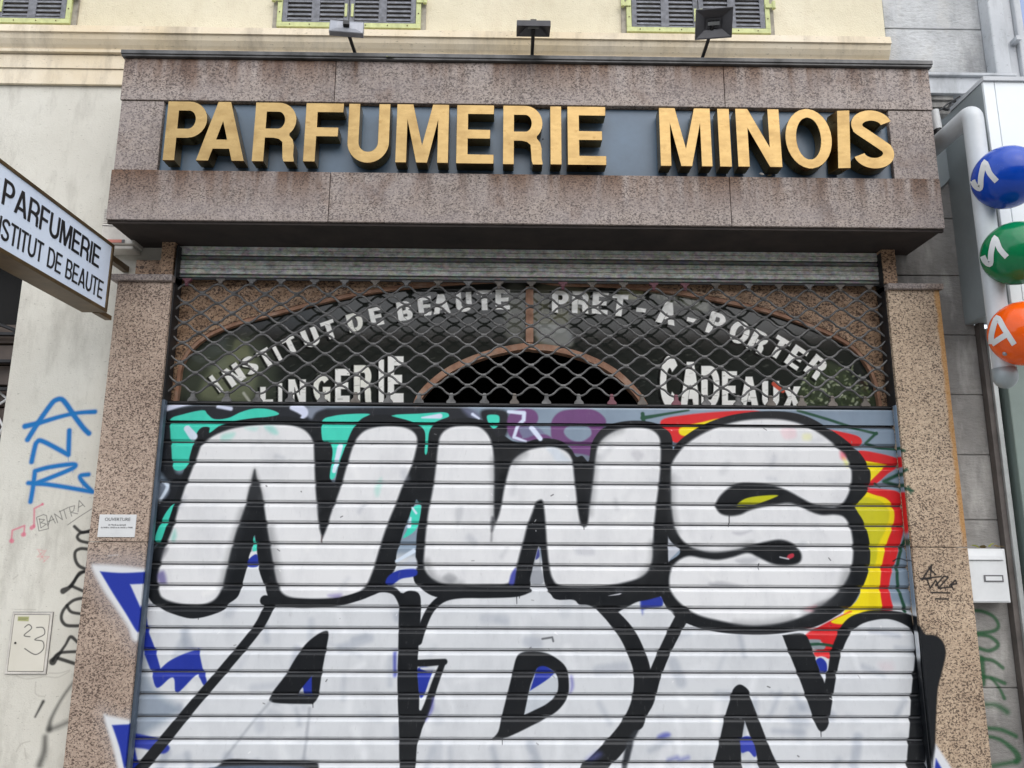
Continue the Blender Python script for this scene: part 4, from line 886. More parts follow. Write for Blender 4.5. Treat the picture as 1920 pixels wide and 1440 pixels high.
# wall behind the grille with the arched opening cut out of it
RY = .045
arch = [(62, 940), (70, 905), (84, 800), (92, 740), (118, 680), (155, 630), (245, 560), (400, 497), (600, 445), (800, 393), (1000, 350), (1200, 318), (1400, 296), (1650, 280), (1900, 272)]
archR = [(200, 285), (450, 292), (740, 325), (1000, 372), (1150, 405), (1300, 445), (1500, 520), (1650, 600), (1735, 700), (1775, 790), (1795, 880), (1802, 940)]
outer = V('J', arch)+V('K', archR)
outP = [at(x, y, RY) for x, y in outer]
outP = [np.array(p) for p in cr([(p[0], p[2]) for p in outP], False, 4)]
bm = nb(); zt = 2.83
for a, b_ in zip(outP[:-1], outP[1:]):
    vs = [bm.verts.new(p) for p in ((a[0], RY, a[1]), (b_[0], RY, b_[1]), (b_[0], RY, zt), (a[0], RY, zt), (a[0], RY+.07, a[1]), (b_[0], RY+.07, b_[1]))]
    bm.faces.new((vs[0], vs[1], vs[2], vs[3])); bm.faces.new((vs[1], vs[0], vs[4], vs[5]))
xa, xb = outP[0][0], outP[-1][0]
box(bm, -1.50, xa, RY, RY+.07, 0, zt); box(bm, xb, 1.74, RY, RY+.07, 0, zt)
obj('recess_wall', bm, M_gran, T)
obj('recess_ceiling', nb(-1.6, 1.8, .047, .6, 2.832, 2.86), M_soff, T)
bm = nb(); box(bm, -1.40, -1.396, .029, RY, 0, 2.83); box(bm, 1.636, 1.64, .029, RY, 0, 2.83); obj('reveal', bm, M_gran, T)

# ================================================================== SHOP WINDOW
T = thing('shop_window', 'arched dark shop window with flaking orange frame and worn white lettering behind the grille', 'window', (.1, GY, .3))
def band(bm, pts, wd, y0, y1, closed=False):
    P = [np.array(p, float) for p in pts]
    st = stroke_poly([tuple(p) for p in P], wd); n = len(P)
    L_, R_ = st[:n], st[n:][::-1]
    rows = []
    for l, r in zip(L_, R_): rows.append([bm.verts.new(q) for q in ((l[0], y0, l[1]), (r[0], y0, r[1]), (r[0], y1, r[1]), (l[0], y1, l[1]))])
    for a, b_ in zip(rows[:-1], rows[1:]):
        for k in range(4): bm.faces.new((a[k], a[(k+1) % 4], b_[(k+1) % 4], b_[k]))
    bmesh.ops.recalc_face_normals(bm, faces=bm.faces[:]); return bm
FYc = .055
oc = cr([(at(x, y, FYc)[0], at(x, y, FYc)[2]-.002) for x, y in outer], False, 4)
oc = [(oc[0][0], .9)]+[tuple(p) for p in oc[0:]]+[(oc[-1][0], .9)]
bm = nb(); band(bm, oc, .036, .049, .085); obj('outer_arch_frame', bm, M_frame, T)
inner = V('J', [(1310, 960), (1335, 890), (1400, 818), (1500, 745), (1650, 680), (1800, 642), (1890, 630)])+V('K', [(60, 618), (150, 624), (300, 662), (450, 735), (555, 830), (605, 900), (630, 960)])
ic = [tuple(p) for p in cr([(at(x, y, .05)[0], at(x, y, .05)[2]) for x, y in inner], False, 5)]
ic2 = [(ic[0][0]-.01, .9)]+ic+[(ic[-1][0]+.01, .9)]
bm = nb(); band(bm, ic2, .026, .041, .09); obj('inner_arch_frame', bm, M_frame, T)
mx0, mx1 = at(986, 600, .045)[0], at(1000, 600, .045)[0]
obj('mullion', nb(mx0, mx1, .045, .085, at(993, 646, .045)[2]+.01, 2.66), M_frame, T)
# panes: an arch-shaped sheet with the doorway left open
bm = nb()
def icz(x):
    for a, b_ in zip(ic[:-1], ic[1:]):
        if a[0] <= x <= b_[0]: return a[1]+(b_[1]-a[1])*(x-a[0])/max(1e-6, b_[0]-a[0])
    return .9
ocs = [tuple(p) for p in oc[1:-1]]
def ocz(x):
    for a, b_ in zip(ocs[:-1], ocs[1:]):
        if a[0] <= x <= b_[0]: return a[1]+(b_[1]-a[1])*(x-a[0])/max(1e-6, b_[0]-a[0])
    return 2.0
xs = sorted(set([round(v, 4) for v in np.linspace(ocs[0][0]+.001, ocs[-1][0]-.001, 160)]+[round(ic[0][0], 4), round(ic[-1][0], 4)]))
for a, b_ in zip(xs[:-1], xs[1:]):
    lo = (icz(a), icz(b_)) if ic[0][0] <= a and b_ <= ic[-1][0] else (.9, .9)
    vs = [bm.verts.new(p) for p in ((a, GY, lo[0]), (b_, GY, lo[1]), (b_, GY, ocz(b_)), (a, GY, ocz(a)))]
    bm.faces.new(vs)
bmesh.ops.remove_doubles(bm, verts=bm.verts[:], dist=1e-5)
obj('pane', bm, M_glass, T)
def drape():
    bm = nb(); prev = None
    for i in range(61):
        x = -.5+1.2*i/60; y = .55+.02*math.sin(i*1.3)+.01*math.sin(i*2.9)
        c = [bm.verts.new((x+.05*math.sin(z*3), y+.02*math.sin(z*9+i*.4), z)) for z in np.linspace(.2, 2.8, 24)]
        if prev:
            for k in range(23): bm.faces.new((prev[k], c[k], c[k+1], prev[k+1]))
        prev = c
    return bm
obj('curtain', drape(), M_dark, T, smooth='all')
bm = nb(); box(bm, -1.6, 1.8, 1.2, 1.25, 0, 2.9); box(bm, -1.6, -1.55, .171, 1.2, 0, 2.9); box(bm, 1.75, 1.8, .171, 1.2, 0, 2.9); box(bm, -1.55, 1.75, .6, 1.2, 2.861, 2.9); obj('dark_interior', bm, M_dark, T)

# ================================================================== ROLLER SHUTTER
T = thing('roller_shutter', 'closed metal roller shutter covered in black and white graffiti with a wire grille above', 'roller shutter', (.12, 0, 0))
SX0, SX1 = -1.388, 1.628; PIT_ = .0801; Z1 = 2.053
bm = nb()     # visible painted slats: bevel, flat face, then folds back
def slat_prof(zt, pitch=PIT_):
    zb = zt-pitch
    return [(.0125, zt-.0028), (.0006, zt-.0152), (.0, zt-.0176), (.0, zb+.0118), (.0012, zb+.0104), (.0095, zb+.0026)]
n = 26
zk = [2.053-PIT_*i for i in range(n)]
for z in zk:
    if z < .05: break
    j0, j1, j2 = [rs.uniform(-.0009, .0009) for _ in range(3)]
    prof_x(bm, [(y+j0+(z-zz)*j1*8, zz+j2*.3) for y, zz in slat_prof(z)], SX0, SX1, 1)
obj('slat_curtain', bm, M_shut, T)
bm = nb()
for z in zk:
    if z < .05: break
    prof_x(bm, [(.0095, z+.0030), (.0100, z+.0012), (.020, z+.0008), (.020, z-.0014), (.0135, z-.0018), (.0130, z-.0034)], SX0, SX1, 1)
obj('slat_hinge', bm, M_fold, T)
obj('rear_lining', nb(SX0, SX1, .032, .036, .02, 2.11), M_dark, T)
bm = nb(); prof_x(bm, [(.012, 2.1275), (-.001, 2.124), (-.003, 2.118), (-.003, 2.061), (.0015, 2.060)], SX0, SX1, 1); obj('top_plate', bm, M_shut, T)
bm = nb(); tube(bm, [(SX0, -.002, 2.1335), (SX1, -.002, 2.1335)], .0042, 8); box(bm, SX0, SX1, .004, .012, 2.128, 2.142); obj('hinge_bar', bm, M_black, T)
# rails
for a, b_, lo in ((-1.3685, -1.3555, 0), (1.6115, 1.6155, 0)):
    bm = nb(); box(bm, a, b_, -.038, -.012, 0, 2.14); obj('guide_rail', bm, M_rail if a < 0 else M_shut, T, bevel=.002)
obj('guide_rail', nb(-1.3685, -1.362, -.035, .03, 2.1405, 2.80), M_black, T); obj('guide_rail', nb(1.612, 1.6155, -.035, .03, 2.1405, 2.80), M_black, T)
# bare slats rolled under the fascia
zg = at(960, 527, 0)[2]
bm = nb(); bk = nb()
for i in range(3):
    z0 = zg+.002+i*.083
    prof_x(bm, [(.010, z0+.083), (.0, z0+.076), (.0, z0+.060), (.006, z0+.0585), (0, z0+.056), (0, z0+.042), (.006, z0+.0405), (0, z0+.038), (.0, z0+.022), (.003, z0+.019)], SX0, SX1, 1)
    prof_x(bk, [(.003, z0+.019), (.012, z0+.016), (.012, z0+.013), (.001, z0+.012), (.001, z0+.003), (.012, z0)], SX0, SX1, 1)
obj('bare_slats', bm, M_galv, T); obj('slat_hinge', bk, galv('fold galvanised', (96, 98, 96), (120, 122, 118), (146, 146, 140)), T)
# grille of wavy rods
zt_, zb_ = at(996, 538, 0)[2], 2.172
gr = obj('grille', nb(SX0, SX1, .001, .009, zg-.006, zg+.001), M_black, T)
NR = 11; sp = (zt_-zb_)/(NR); amp = sp/2; lam = (at(996, 530)[0]-at(353, 527)[0])/11.; xph = at(996, 530)[0]
rr = .0046
zc_ = [zt_-sp*(i+.5) for i in range(NR)]
rg = random.Random(2)
for i, z in enumerate(zc_):
    bm = nb(); pts = []; m = int((SX1-SX0-.02)/lam*14); y0 = 0.0
    ph = 0 if i % 2 == 0 else math.pi
    jx, jz = rg.uniform(-.004, .004), rg.uniform(-.0015, .0015)
    for k in range(m+1):
        x = SX0+.01+(SX1-SX0-.02)*k/m
        q = math.cos(2*math.pi*(x-xph+jx)/lam+ph); q = math.copysign(abs(q)**.82, q)
        pts.append((x, y0+.002*math.sin(x*7+i), z+jz+(amp-rr*.75)*q))
    tube(bm, pts, rr, 7); obj('rod', bm, M_rod, gr, smooth='all')
spots = []      # sleeves where neighbouring rods touch
for i in range(NR-1):
    z = (zc_[i]+zc_[i+1])/2; ph = 0 if i % 2 == 0 else .5
    spots += [(xph+lam*(k+.5+ph), z) for k in range(-14, 14) if SX0+.02 < xph+lam*(k+.5+ph) < SX1-.02]
spots.sort(key=lambda p: (p[0]-.05)**2+(p[1]-CZ)**2)
def sleeve(bm, x, z): return tube(bm, [(x-.011, 0, z), (x+.011, 0, z)], .0078, 8)
for x, z in spots[:100]: obj('sleeve', sleeve(nb(), x, z), M_rod, gr, smooth=True)
bm = nb()
for x, z in spots[100:]: sleeve(bm, x, z)
tag(obj('sleeve', bm, M_rod, gr, smooth=True), kind='stuff')
for k in range(-14, 14):
    for top in (True, False):
        x = xph+lam*(k if top else k+.5)+rg.uniform(-.006, .006)
        if not (SX0+.02 < x < SX1-.02): continue
        bm = nb(); s = 1 if top else -1; z = (zt_+.001) if top else (zb_-.001); ze = (zg-.004) if top else 2.1385
        for (w0, za), (w1, zb2) in (((.008, z), (.008, z+s*(abs(ze-z)*.35))), ((.008, z+s*(abs(ze-z)*.35)), (.019, z+s*(abs(ze-z)*.75))), ((.019, z+s*(abs(ze-z)*.75)), (.019, ze))):
            vs = [bm.verts.new(p) for p in ((x-w0, -.008, za), (x+w0, -.008, za), (x+w1, -.008, zb2), (x-w1, -.008, zb2), (x-w0, .006, za), (x+w0, .006, za), (x+w1, .006, zb2), (x-w1, .006, zb2))]
            for f in ((0, 1, 2, 3), (7, 6, 5, 4), (0, 3, 7, 4), (1, 5, 6, 2)): bm.faces.new([vs[q] for q in f])
        tube(bm, [(x-.006, 0, z-s*.004), (x+.006, 0, z-s*.004)], .0085, 8)
        bmesh.ops.recalc_face_normals(bm, faces=bm.faces[:])
        obj('clip', bm, M_clipr if (k in (4,) or rg.random() < .05) else (M_clip if rg.random() < .4 else M_rod), gr)

# ================================================================== SIGN: PANEL AND SIXTEEN BRASS LETTERS
T = thing('shop_sign', 'long blue grey sign board with raised brass letters reading PARFUMERIE MINOIS', 'sign', (.1, -.2, 3.03))
bm = nb(); jx = at(995, 330, -.23)[0]; box(bm, pX0+.001, jx-.001, -.228, -.205, 3.0265, 3.336); box(bm, jx+.0005, pX1-.001, -.2265, -.205, 3.0265, 3.3365); obj('board', bm, M_panel, T)
YF = -.296
rows = [('P', 310, 386), ('A', 372, 461), ('R', 476, 554), ('F', 571, 642), ('U', 652, 730), ('M', 743, 841), ('E', 856, 926), ('R', 943.5, 1017), ('I', 1032, 1052.5), ('E', 1064, 1136), ('M', 1237, 1333), ('I', 1347, 1369), ('N', 1381, 1463), ('O', 1472, 1559), ('I', 1567, 1588), ('S', 1597, 1674)]
zlo, zhi = at(330, 300, YF)[2], at(330, 190, YF)[2]; hh = zhi-zlo
for i, (c, a, b_) in enumerate(rows):
    xa_, xb_ = at(a, 250, YF)[0], at(b_, 250, YF)[0]
    cs, w_ = glyph(c, .188); sx = (xb_-xa_)/w_
    dz = rg.uniform(-.001, .001); yf = YF
    tilt = 0.; yaw = 0.
    if i == 14: tilt = -.06; yaw = .2; yf = YF+.004
    def Mf(u, v, d, xa_=xa_, xb_=xb_, dz=dz, tilt=tilt, yf=yf, yaw=yaw):
        x = u; z = v; cx, czz = (xa_+xb_)/2, zlo+hh/2
        x2 = cx+(x-cx)*math.cos(tilt)+(z-czz)*math.sin(-tilt)*1.; z2 = czz-(x-cx)*math.sin(-tilt)+(z-czz)*math.cos(tilt)
        if yaw: x2 = x2-(.5-d)*.020
        return (x2, -.236+(yf+.236)*d-(x-cx)*yaw*(d > .5), z2+dz)
    bm = letter_bm(nb(), [[(xa_+u*sx, zlo+v*hh) for u, v in k] for k in cs], Mf, 0., 1.)
    obj('letter', bm, M_brass, T, smooth=True, bevel=0 if c == 'A' else .0012)
bm = nb()
for px_, py_ in ((338, 322), (633, 325), (972, 331), (1013, 205), (1018, 260), (1367, 338), (1368, 212)):
    q = at(px_, py_, -.23); bmesh.ops.create_uvsphere(bm, u_segments=8, v_segments=5, radius=.0022, matrix=Matrix.Translation((q[0], -.229, q[2])))
obj('screw', bm, M_black, T)

# ================================================================== FLOODLIGHTS
def flood(base_px, head_px, W_, H_, rot, pitch, label, mat_h, big=False):
    Yb = -.20; bp = at(base_px[0], base_px[1], Yb); bp = Vector((bp[0], Yb, 3.5565))
    hp = Vector(at(head_px[0], head_px[1], Yb-.16))
    T = thing('floodlight', label, 'floodlight', bp, 'floodlights on top of the fascia')
    bm = nb(); tube(bm, [bp, bp+Vector((0, 0, .01))], .016, 10); d = hp-bp
    tube(bm, [bp+Vector((0, 0, .004)), bp+d*.45, bp+d*.96], .0075, 8); obj('arm', bm, M_black, T, smooth=True)
    R_ = Matrix.Translation(hp)@Matrix.Rotation(rot, 4, 'Z')@Matrix.Rotation(pitch, 4, 'X')
    # head: shallow tray, open face towards -Z local (down to the sign), deeper boss behind
    bm = nb(); w2, h2 = W_/2, H_/2
    def ring(w_, h_, z): return [bm.verts.new((sx*w_, sy*h_, z)) for sx, sy in ((-1, -1), (1, -1), (1, 1), (-1, 1))]
    r = [ring(w2*.42, h2*.34, .010), ring(w2*.5, h2*.42, .004), ring(w2*.93, h2*.9, -.014), ring(w2, h2, -.016), ring(w2, h2, .006), ring(w2*.96, h2*.94, .009), ring(w2*.55, h2*.5, .014)]
    for a, b_ in zip(r[:-1], r[1:]):
        for k in range(4): bm.faces.new((a[k], a[(k+1) % 4], b_[(k+1) % 4], b_[k]))
    bm.faces.new(r[-1]); bm.faces.new(r[0][::-1]); bmesh.ops.recalc_face_normals(bm, faces=bm.faces[:]); bm.transform(R_)
    h = obj('housing', bm, mat_h, T, bevel=.0015)
    bm = nb(); box(bm, -w2*.32, w2*.32, -h2*.12, h2*.12, -.002, .0095); bm.transform(R_); obj('lamp_glass', bm, M_glassL, T)
    bm = nb(); box(bm, -w2*.3, w2*.3, -.012, .012, .010, .034) if big else box(bm, -.012, .012, -.01, .01, .010, .030); bm.transform(R_); obj('bracket', bm, M_black, T)
flood((672, 104), (650, 53), .135, .060, .10, math.radians(78), 'grey floodlight tilted to the left, leftmost of three on the fascia', M_grey)
flood((997, 110), (1000, 52), .135, .085, 0, math.radians(8), 'dark floodlight facing straight down, middle one of three on the fascia', M_dkgrey)
flood((1311, 113), (1338, 44), .145, .112, -.14, math.radians(-50), 'larger black floodlight showing its stepped reflector, rightmost on the fascia', M_dkgrey, True)

# ================================================================== HANGING BLADE SIGN
XS = -1.555
e1 = atX(210, 455, XS); e2 = atX(208, 590, XS)
ys = (e1[1]+e2[1])/2; zT, zB = e1[2], e2[2]; yo = ys-.84
T = thing('projecting_sign', 'pale blue box sign in bronze frame projecting at left, reading PARFUMERIE INSTITUT DE BEAUTE', 'sign', (XS-.05, ys+.1, zB))
bm = nb(); box(bm, XS-.10, XS-.001, yo, ys, zB, zB+.014); box(bm, XS-.10, XS-.001, yo, ys, zT-.012, zT); box(bm, XS-.10, XS-.001, ys-.014, ys, zB+.0142, zT-.0122); box(bm, XS-.10, XS-.001, yo, yo+.014, zB+.0142, zT-.0122)
obj('frame', bm, M_goldfr, T, bevel=.002)
obj('face', nb(XS-.094, XS-.006, yo+.0142, ys-.0142, zB+.0142, zT-.0122), M_face, T)
obj('bracket', nb(XS-.06, XS-.035, ys, WALL-.002, zT-.045, zT-.02), M_goldfr, T); obj('bracket', nb(XS-.06, XS-.035, ys, -.0685, zB-.002, zB+.016), M_goldfr, T)
def line_on_sign(txt, px0, px1, py, hpx, t):
    a = atX(px1[0], px1[1], XS-.004)    # right end, baseline
    b_ = atX(px0[0], px0[1], XS-.004)
    return a, b_
def signtext(txt, xr, base_y, top_y, xl, t, n_first):
    pr = atX(xr, base_y, XS); z0 = pr[2]; z1 = atX(xr, top_y, XS)[2]; hg = z1-z0; yr = pr[1]
    yl = atX(xl, base_y, XS)[1]
    wv = text_width(txt[n_first:], 1., .09, t); xs = (yr-yl)/(wv*hg)
    tot = text_width(txt, hg*xs, .09*hg*xs, t)
    Mx = lambda u, v, d: (XS-.0062+d*.0022, yr-tot+u, z0+v)
    bm, _ = text_bm(txt, Mx, hg, .09*hg*xs, t, 0, 1, xs); return bm
bm = signtext('PARFUMERIE', 187, 503, 461, -12, .145, 0); obj('lettering', bm, M_text, T)
bm = signtext('INSTITUT DE BEAUTE', 193, 561, 526, 5, .132, 3); obj('lettering', bm, M_text, T)

# ================================================================== SMALL THINGS ON THE LEFT
T = thing('alarm_siren', 'white alarm box with louvres and faded red strip under the left end of the fascia', 'alarm', tuple(at(225, 467, WALL)))
qa, qb = at(186, 470, -.06), at(258, 405, -.06); x0, x1, z0, z1 = qa[0], qb[0]-.004, qa[2]+.012, qb[2]+.07
zs = z0+(z1-z0)*.52
bm = nb(); box(bm, x0, x1, -.06, WALL-.002, z0+.018, zs-.002); box(bm, x0+.006, x1-.006, -.05, WALL-.002, z0, z0+.0178); obj('case', bm, M_whitedirty, T, bevel=.006)
bm = nb()
for i in range(9): box(bm, x0, x1, -.058, WALL-.002, zs+i*.0075, zs+i*.0075+.0048)
box(bm, x0+.002, x1-.002, -.05, WALL-.003, zs, zs+.0675); obj('louvres', bm, M_whitedirty, T)
bm = nb(); box(bm, x0+.03, x1-.05, -.063, -.0602, z0+.024, z0+.037); obj('red_strip', bm, M_red, T)
bm = nb(); box(bm, x1-.049, x1-.038, -.063, -.0602, z0+.024, z0+.037); obj('badge', bm, M_textg, T)
bm = nb(); pts = [(x0+(x1-x0)*k/12, -.0612, zs-.012-.014*(k/12)**2) for k in range(13)]; tube(bm, pts, .0012, 5); obj('seam', bm, M_textg, T)

qa, qb = at(183, 1007, -.05), at(257, 965, -.05)
T = thing('opening_hours_plaque', 'small white opening hours plaque headed OUVERTURE on the left granite pillar', 'plaque', (qa[0], -.05, qa[2]))
px0, px1, pz0, pz1 = qa[0], qb[0], qa[2], qb[2]
obj('plate', nb(px0, px1, -.0535, -.0502, pz0, pz1), M_white, T, bevel=.0008)
def ftext(s, size, x, z, y, mat, name, parent, ax='CENTER'):
    cu = bpy.data.curves.new(name, 'FONT'); cu.body = s; cu.size = size; cu.align_x = ax; cu.extrude = .0004
    o = bpy.data.objects.new(name, cu); COL.objects.link(o); bpy.context.view_layer.update()
    me = bpy.data.meshes.new_from_object(o.evaluated_get(bpy.context.evaluated_depsgraph_get())); bpy.data.objects.remove(o)
    me.transform(Matrix.Translation((x, y, z))@Matrix.Rotation(math.pi/2, 4, 'X')); me.materials.clear(); me.materials.append(mat); me.name = name
    o = bpy.data.objects.new(name, me); link(o, parent); return o
cx = (px0+px1)/2; ph = pz1-pz0
ftext('OUVERTURE', .0175, cx, pz1-.024, -.0539, M_textg, 'heading', T)
ftext('du Mardi au Samedi', .0085, cx, pz1-.042, -.0539, M_textg, 'small_print', T)
ftext('de 9H30 à 12H30 et de 14H30 à 19H00', .0075, cx, pz1-.052, -.0539, M_textg, 'small_print', T)

qa, qb = at(12, 1263, WALL), at(99, 1148, WALL)
x0, x1, z0, z1 = at(16, 1220, WALL)[0], at(92, 1220, WALL)[0], qa[2], qb[2]
T = thing('meter_cabinet', 'flush off-white meter cabinet door with handwritten 23 on the left wall', 'cabinet', (x0, WALL, z0))
k = N('cabinet paint', .6); c_, _ = k.paint(pd, k.ramp(k.noise(6, 5), [(.3, srgb(202, 198, 184)), (.7, srgb(214, 210, 198))])); k.color(c_)
bm = nb(); box(bm, x0, x1, WALL-.006, WALL-.001, z0, z0+.008); box(bm, x0, x1, WALL-.006, WALL-.001, z1-.008, z1); box(bm, x0, x0+.008, WALL-.006, WALL-.001, z0+.008, z1-.008); box(bm, x1-.008, x1, WALL-.006, WALL-.001, z0+.008, z1-.008); obj('frame', bm, M_whitedirty, T)
obj('door', nb(x0+.010, x1-.010, WALL-.007, WALL-.0012, z0+.010, z1-.010), k.m, T, bevel=.001)
obj('painted_shadow_gap', nb(x0-.0015, x1+.0015, WALL-.002, WALL-.0004, z0-.0015, z1+.0015), M_textg, T)  # grey plate colours in the shaded line round frame and door
bm = nb(); q = at(31, 1205, WALL); tube(bm, [(q[0], WALL-.009, q[2]), (q[0], WALL-.0065, q[2])], .004, 10); obj('lock', bm, M_black, T)

T = thing('neighbour_shutter', 'dark brown slatted shutter of the next shop at the far left edge', 'roller shutter', (-2.4, .2, 0))
bm = nb()
z = 0.02
while z < 2.5: prof_x(bm, [(.16, z), (.145, z+.004), (.15, z+.085), (.165, z+.09)], -4.2, -2.02, 1); z += .092
obj('slat_curtain', bm, M_shutL, T)
bm = nb(); box(bm, -4.2, -2.03, .17, .2, 0, 2.83); obj('backing', bm, M_dark, T)
bm = nb()
for zz in (2.2, 2.32, 2.44): box(bm, -4.2, -2.036, .10, .13, zz, zz+.012)
for cx_ in (-2.28,): tube(bm, [(cx_+.28*math.cos(math.radians(a)), .10, 2.36+.14*math.sin(math.radians(a))) for a in range(0, 181, 12)], .008, 6)
obj('grille', bm, M_black, T)
bm = nb()
for p0, p1 in (((-14, 725), (14, 748)), ((14, 748), (-14, 766)), ((-12, 765), (6, 800)), ((6, 800), (-14, 838))):
    a = at(*p0, .135); b_ = at(*p1, .135); tube(bm, [a, b_], .005, 6)
obj('painted_scrawl', bm, M_white, T)

# ================================================================== STONE PIER AND NEIGHBOUR ON THE RIGHT
T = thing('stone_building', 'grey block-built house wall and pale upper pier to the right of the shop', 'building', (1.9, WALL, 0))
XR = 2.0; XP = at(1840, 60, WALL)[0]
zj = [0]+sorted([at(px_, py_, WALL)[2] for px_, py_ in ((1850, 1290), (1838, 975), (1820, 853), (1800, 740), (1800, 628), (1790, 517), (1780, 410))])+[3.44]
bm = nb()
for a, b_ in zip(zj[:-1], zj[1:]): box(bm, 1.8365 if b_ < 2.7 else 1.70, XR+.02, WALL, WALL+.25, a+.002, b_-.002)
obj('block_wall', bm, M_block, T, bevel=.003)
obj('joint_bed', nb(1.8367, XR+.018, WALL+.006, WALL+.2, 0, 3.44), M_block, T)
z1_ = at(1750, 55, WALL)[2]
bm = nb(); box(bm, 1.7655, XP, WALL-.002, WALL+.25, 3.70, z1_-.002); box(bm, 1.7655, XP, WALL-.002, WALL+.25, z1_+.002, 6.2); obj('pier', bm, M_pier, T, bevel=.004)
zl0, zl1 = at(1790, 175, -.03)[2], at(1790, 140, -.03)[2]
bm = nb(); box(bm, 1.768, XR+.3, -.03, WALL+.2, zl0, zl1-.012); box(bm, 1.768, XR+.3, -.045, WALL+.2, zl1-.0118, zl1+.003); obj('ledge', bm, M_whpl, T, bevel=.003)
bm = nb(); prof_x(bm, [(WALL, zl0), (-.012, zl0), (-.012, zl0-.02), (.0, zl0-.022), (.0, zl0-.05), (.012, zl0-.052), (.012, zl0-.075), (WALL, zl0-.09)], 1.768, XR+.02, 1, False); obj('moulding', bm, M_block, T)
x1v, x2v = XP+.001, at(1902, 30, WALL)[0]
bm = nb(); w1 = x2v-x1v
box(bm, x1v, x1v+w1*.42, -.035, WALL+.2, zl1+.004, 6.2); box(bm, x1v+w1*.42+.001, x1v+w1*.8, -.0, WALL+.2, zl1+.004, 6.2); box(bm, x1v+w1*.8+.001, x2v, -.02, WALL+.2, zl1+.004, 6.2); obj('white_jamb', bm, M_whpl, T, bevel=.006)
bm = nb(); box(bm, x2v+.001, x2v+1.2, .02, WALL+.2, zl1+.004, 6.2); obj('window_pane', bm, M_pane, T)
q = at(1906, 74, -.03); obj('catch', nb(q[0]-.01, q[0]+.014, -.045, .0, q[2]-.01, q[2]+.01), M_whpl, T)

T = thing('neighbour_shopfront', 'white clad shop front box with grey side and glass door frame at the right edge', 'shop front', (2.3, 0, 0))
zb0 = at(1809, 607, WALL)[2]; zt0 = at(1837, 154, -.27)[2]; XB = at(1809, 607, WALL)[0]
bm = nb(); box(bm, XB, XB+.004, -.262, WALL-.001, zb0, zt0); box(bm, XB, 3.6, -.262, WALL-.001, zb0-.004, zb0-.0005); obj('side_panel', bm, M_clad, T)
bm = nb(); box(bm, XB-.001, XB+.045, -.275, -.2625, zb0-.004, zt0); box(bm, XB+.047, 3.6, -.275, -.2625, zb0-.004, zt0); obj('front_panel', bm, M_cladw, T, bevel=.002)
obj('top_flashing', nb(XB-.004, 3.6, -.285, -.046, zt0+.0005, zt0+.018), M_whpl, T)
obj('lower_reveal', nb(XR+.0205, 2.042, -.0, .05, 0, zb0-.005), M_brown, T)
bm = nb(); box(bm, 2.0425, 2.062, -.012, .05, 0, zb0-.06); box(bm, 2.0425, 3.6, -.01, .05, zb0-.059, zb0-.03); obj('door_frame', bm, M_alu, T, bevel=.002)
obj('dark_gap', nb(2.0625, 2.09, .03, .06, 0, zb0-.0605), M_black, T)
obj('post', nb(2.09, 2.20, -.03, .05, 0, zb0-.0605), M_greenp, T, bevel=.004)
bm = nb(); box(bm, 2.202, 2.235, -.0, .05, 0, zb0-.0605); obj('inner_post', bm, M_clad, T)
obj('white_panel', nb(2.236, 3.6, .0, .05, 0, zb0-.0605), M_cladw, T)
bm = nb(); box(bm, 2.15, 3.6, -.20, -.01, zb0-.055, zb0-.02) if False else box(bm, 2.20, 3.6, -.10, -.035, zb0-.15, zb0-.085); obj('lamp_rail', bm, M_white, T, bevel=.006)

# ball sign on a bent tube
YT = -.37
e = at(1820, 205, YT); bt = at(1888, 716, YT); TX = (e[0]+bt[0])/2; ZE = at(1820, 212, YT)[2]
T = thing('ball_sign', 'bent silver tube carrying blue, green and orange balls, sticking out at the right edge', 'sign', (TX, WALL, ZE))
bm = nb(); pts = [(TX, WALL-.003, ZE)]+[(TX, YT+.03-.03*math.sin(math.radians(a)), ZE-.03+.03*math.cos(math.radians(a))) for a in range(0, 91, 10)]+[(TX, YT, bt[2]+.05)]
tube(bm, pts, .037, 24); obj('tube', bm, M_tube, T, smooth=True)
bm = nb(); pts = [(TX, YT, bt[2]+.0505)]+[(TX, YT, bt[2]+.02-.045*math.sin(math.radians(a))) for a in range(0, 91, 15)]
tube(bm, pts, [.040]+[max(.001, .042*math.cos(math.radians(a))) for a in range(0, 91, 15)], 24); obj('end_cap', bm, M_clad, T, smooth='all')
bm = nb(); tube(bm, [(TX, WALL-.012, ZE), (TX, WALL-.001, ZE)], .152, 40); obj('wall_flange', bm, M_clad, T, smooth=True)
marks = {'blue': [[(1827, 312), (1823, 340), (1838, 356), (1847, 306), (1853, 318), (1870, 340)]], 'green': [], 'orange': []}
cen = []
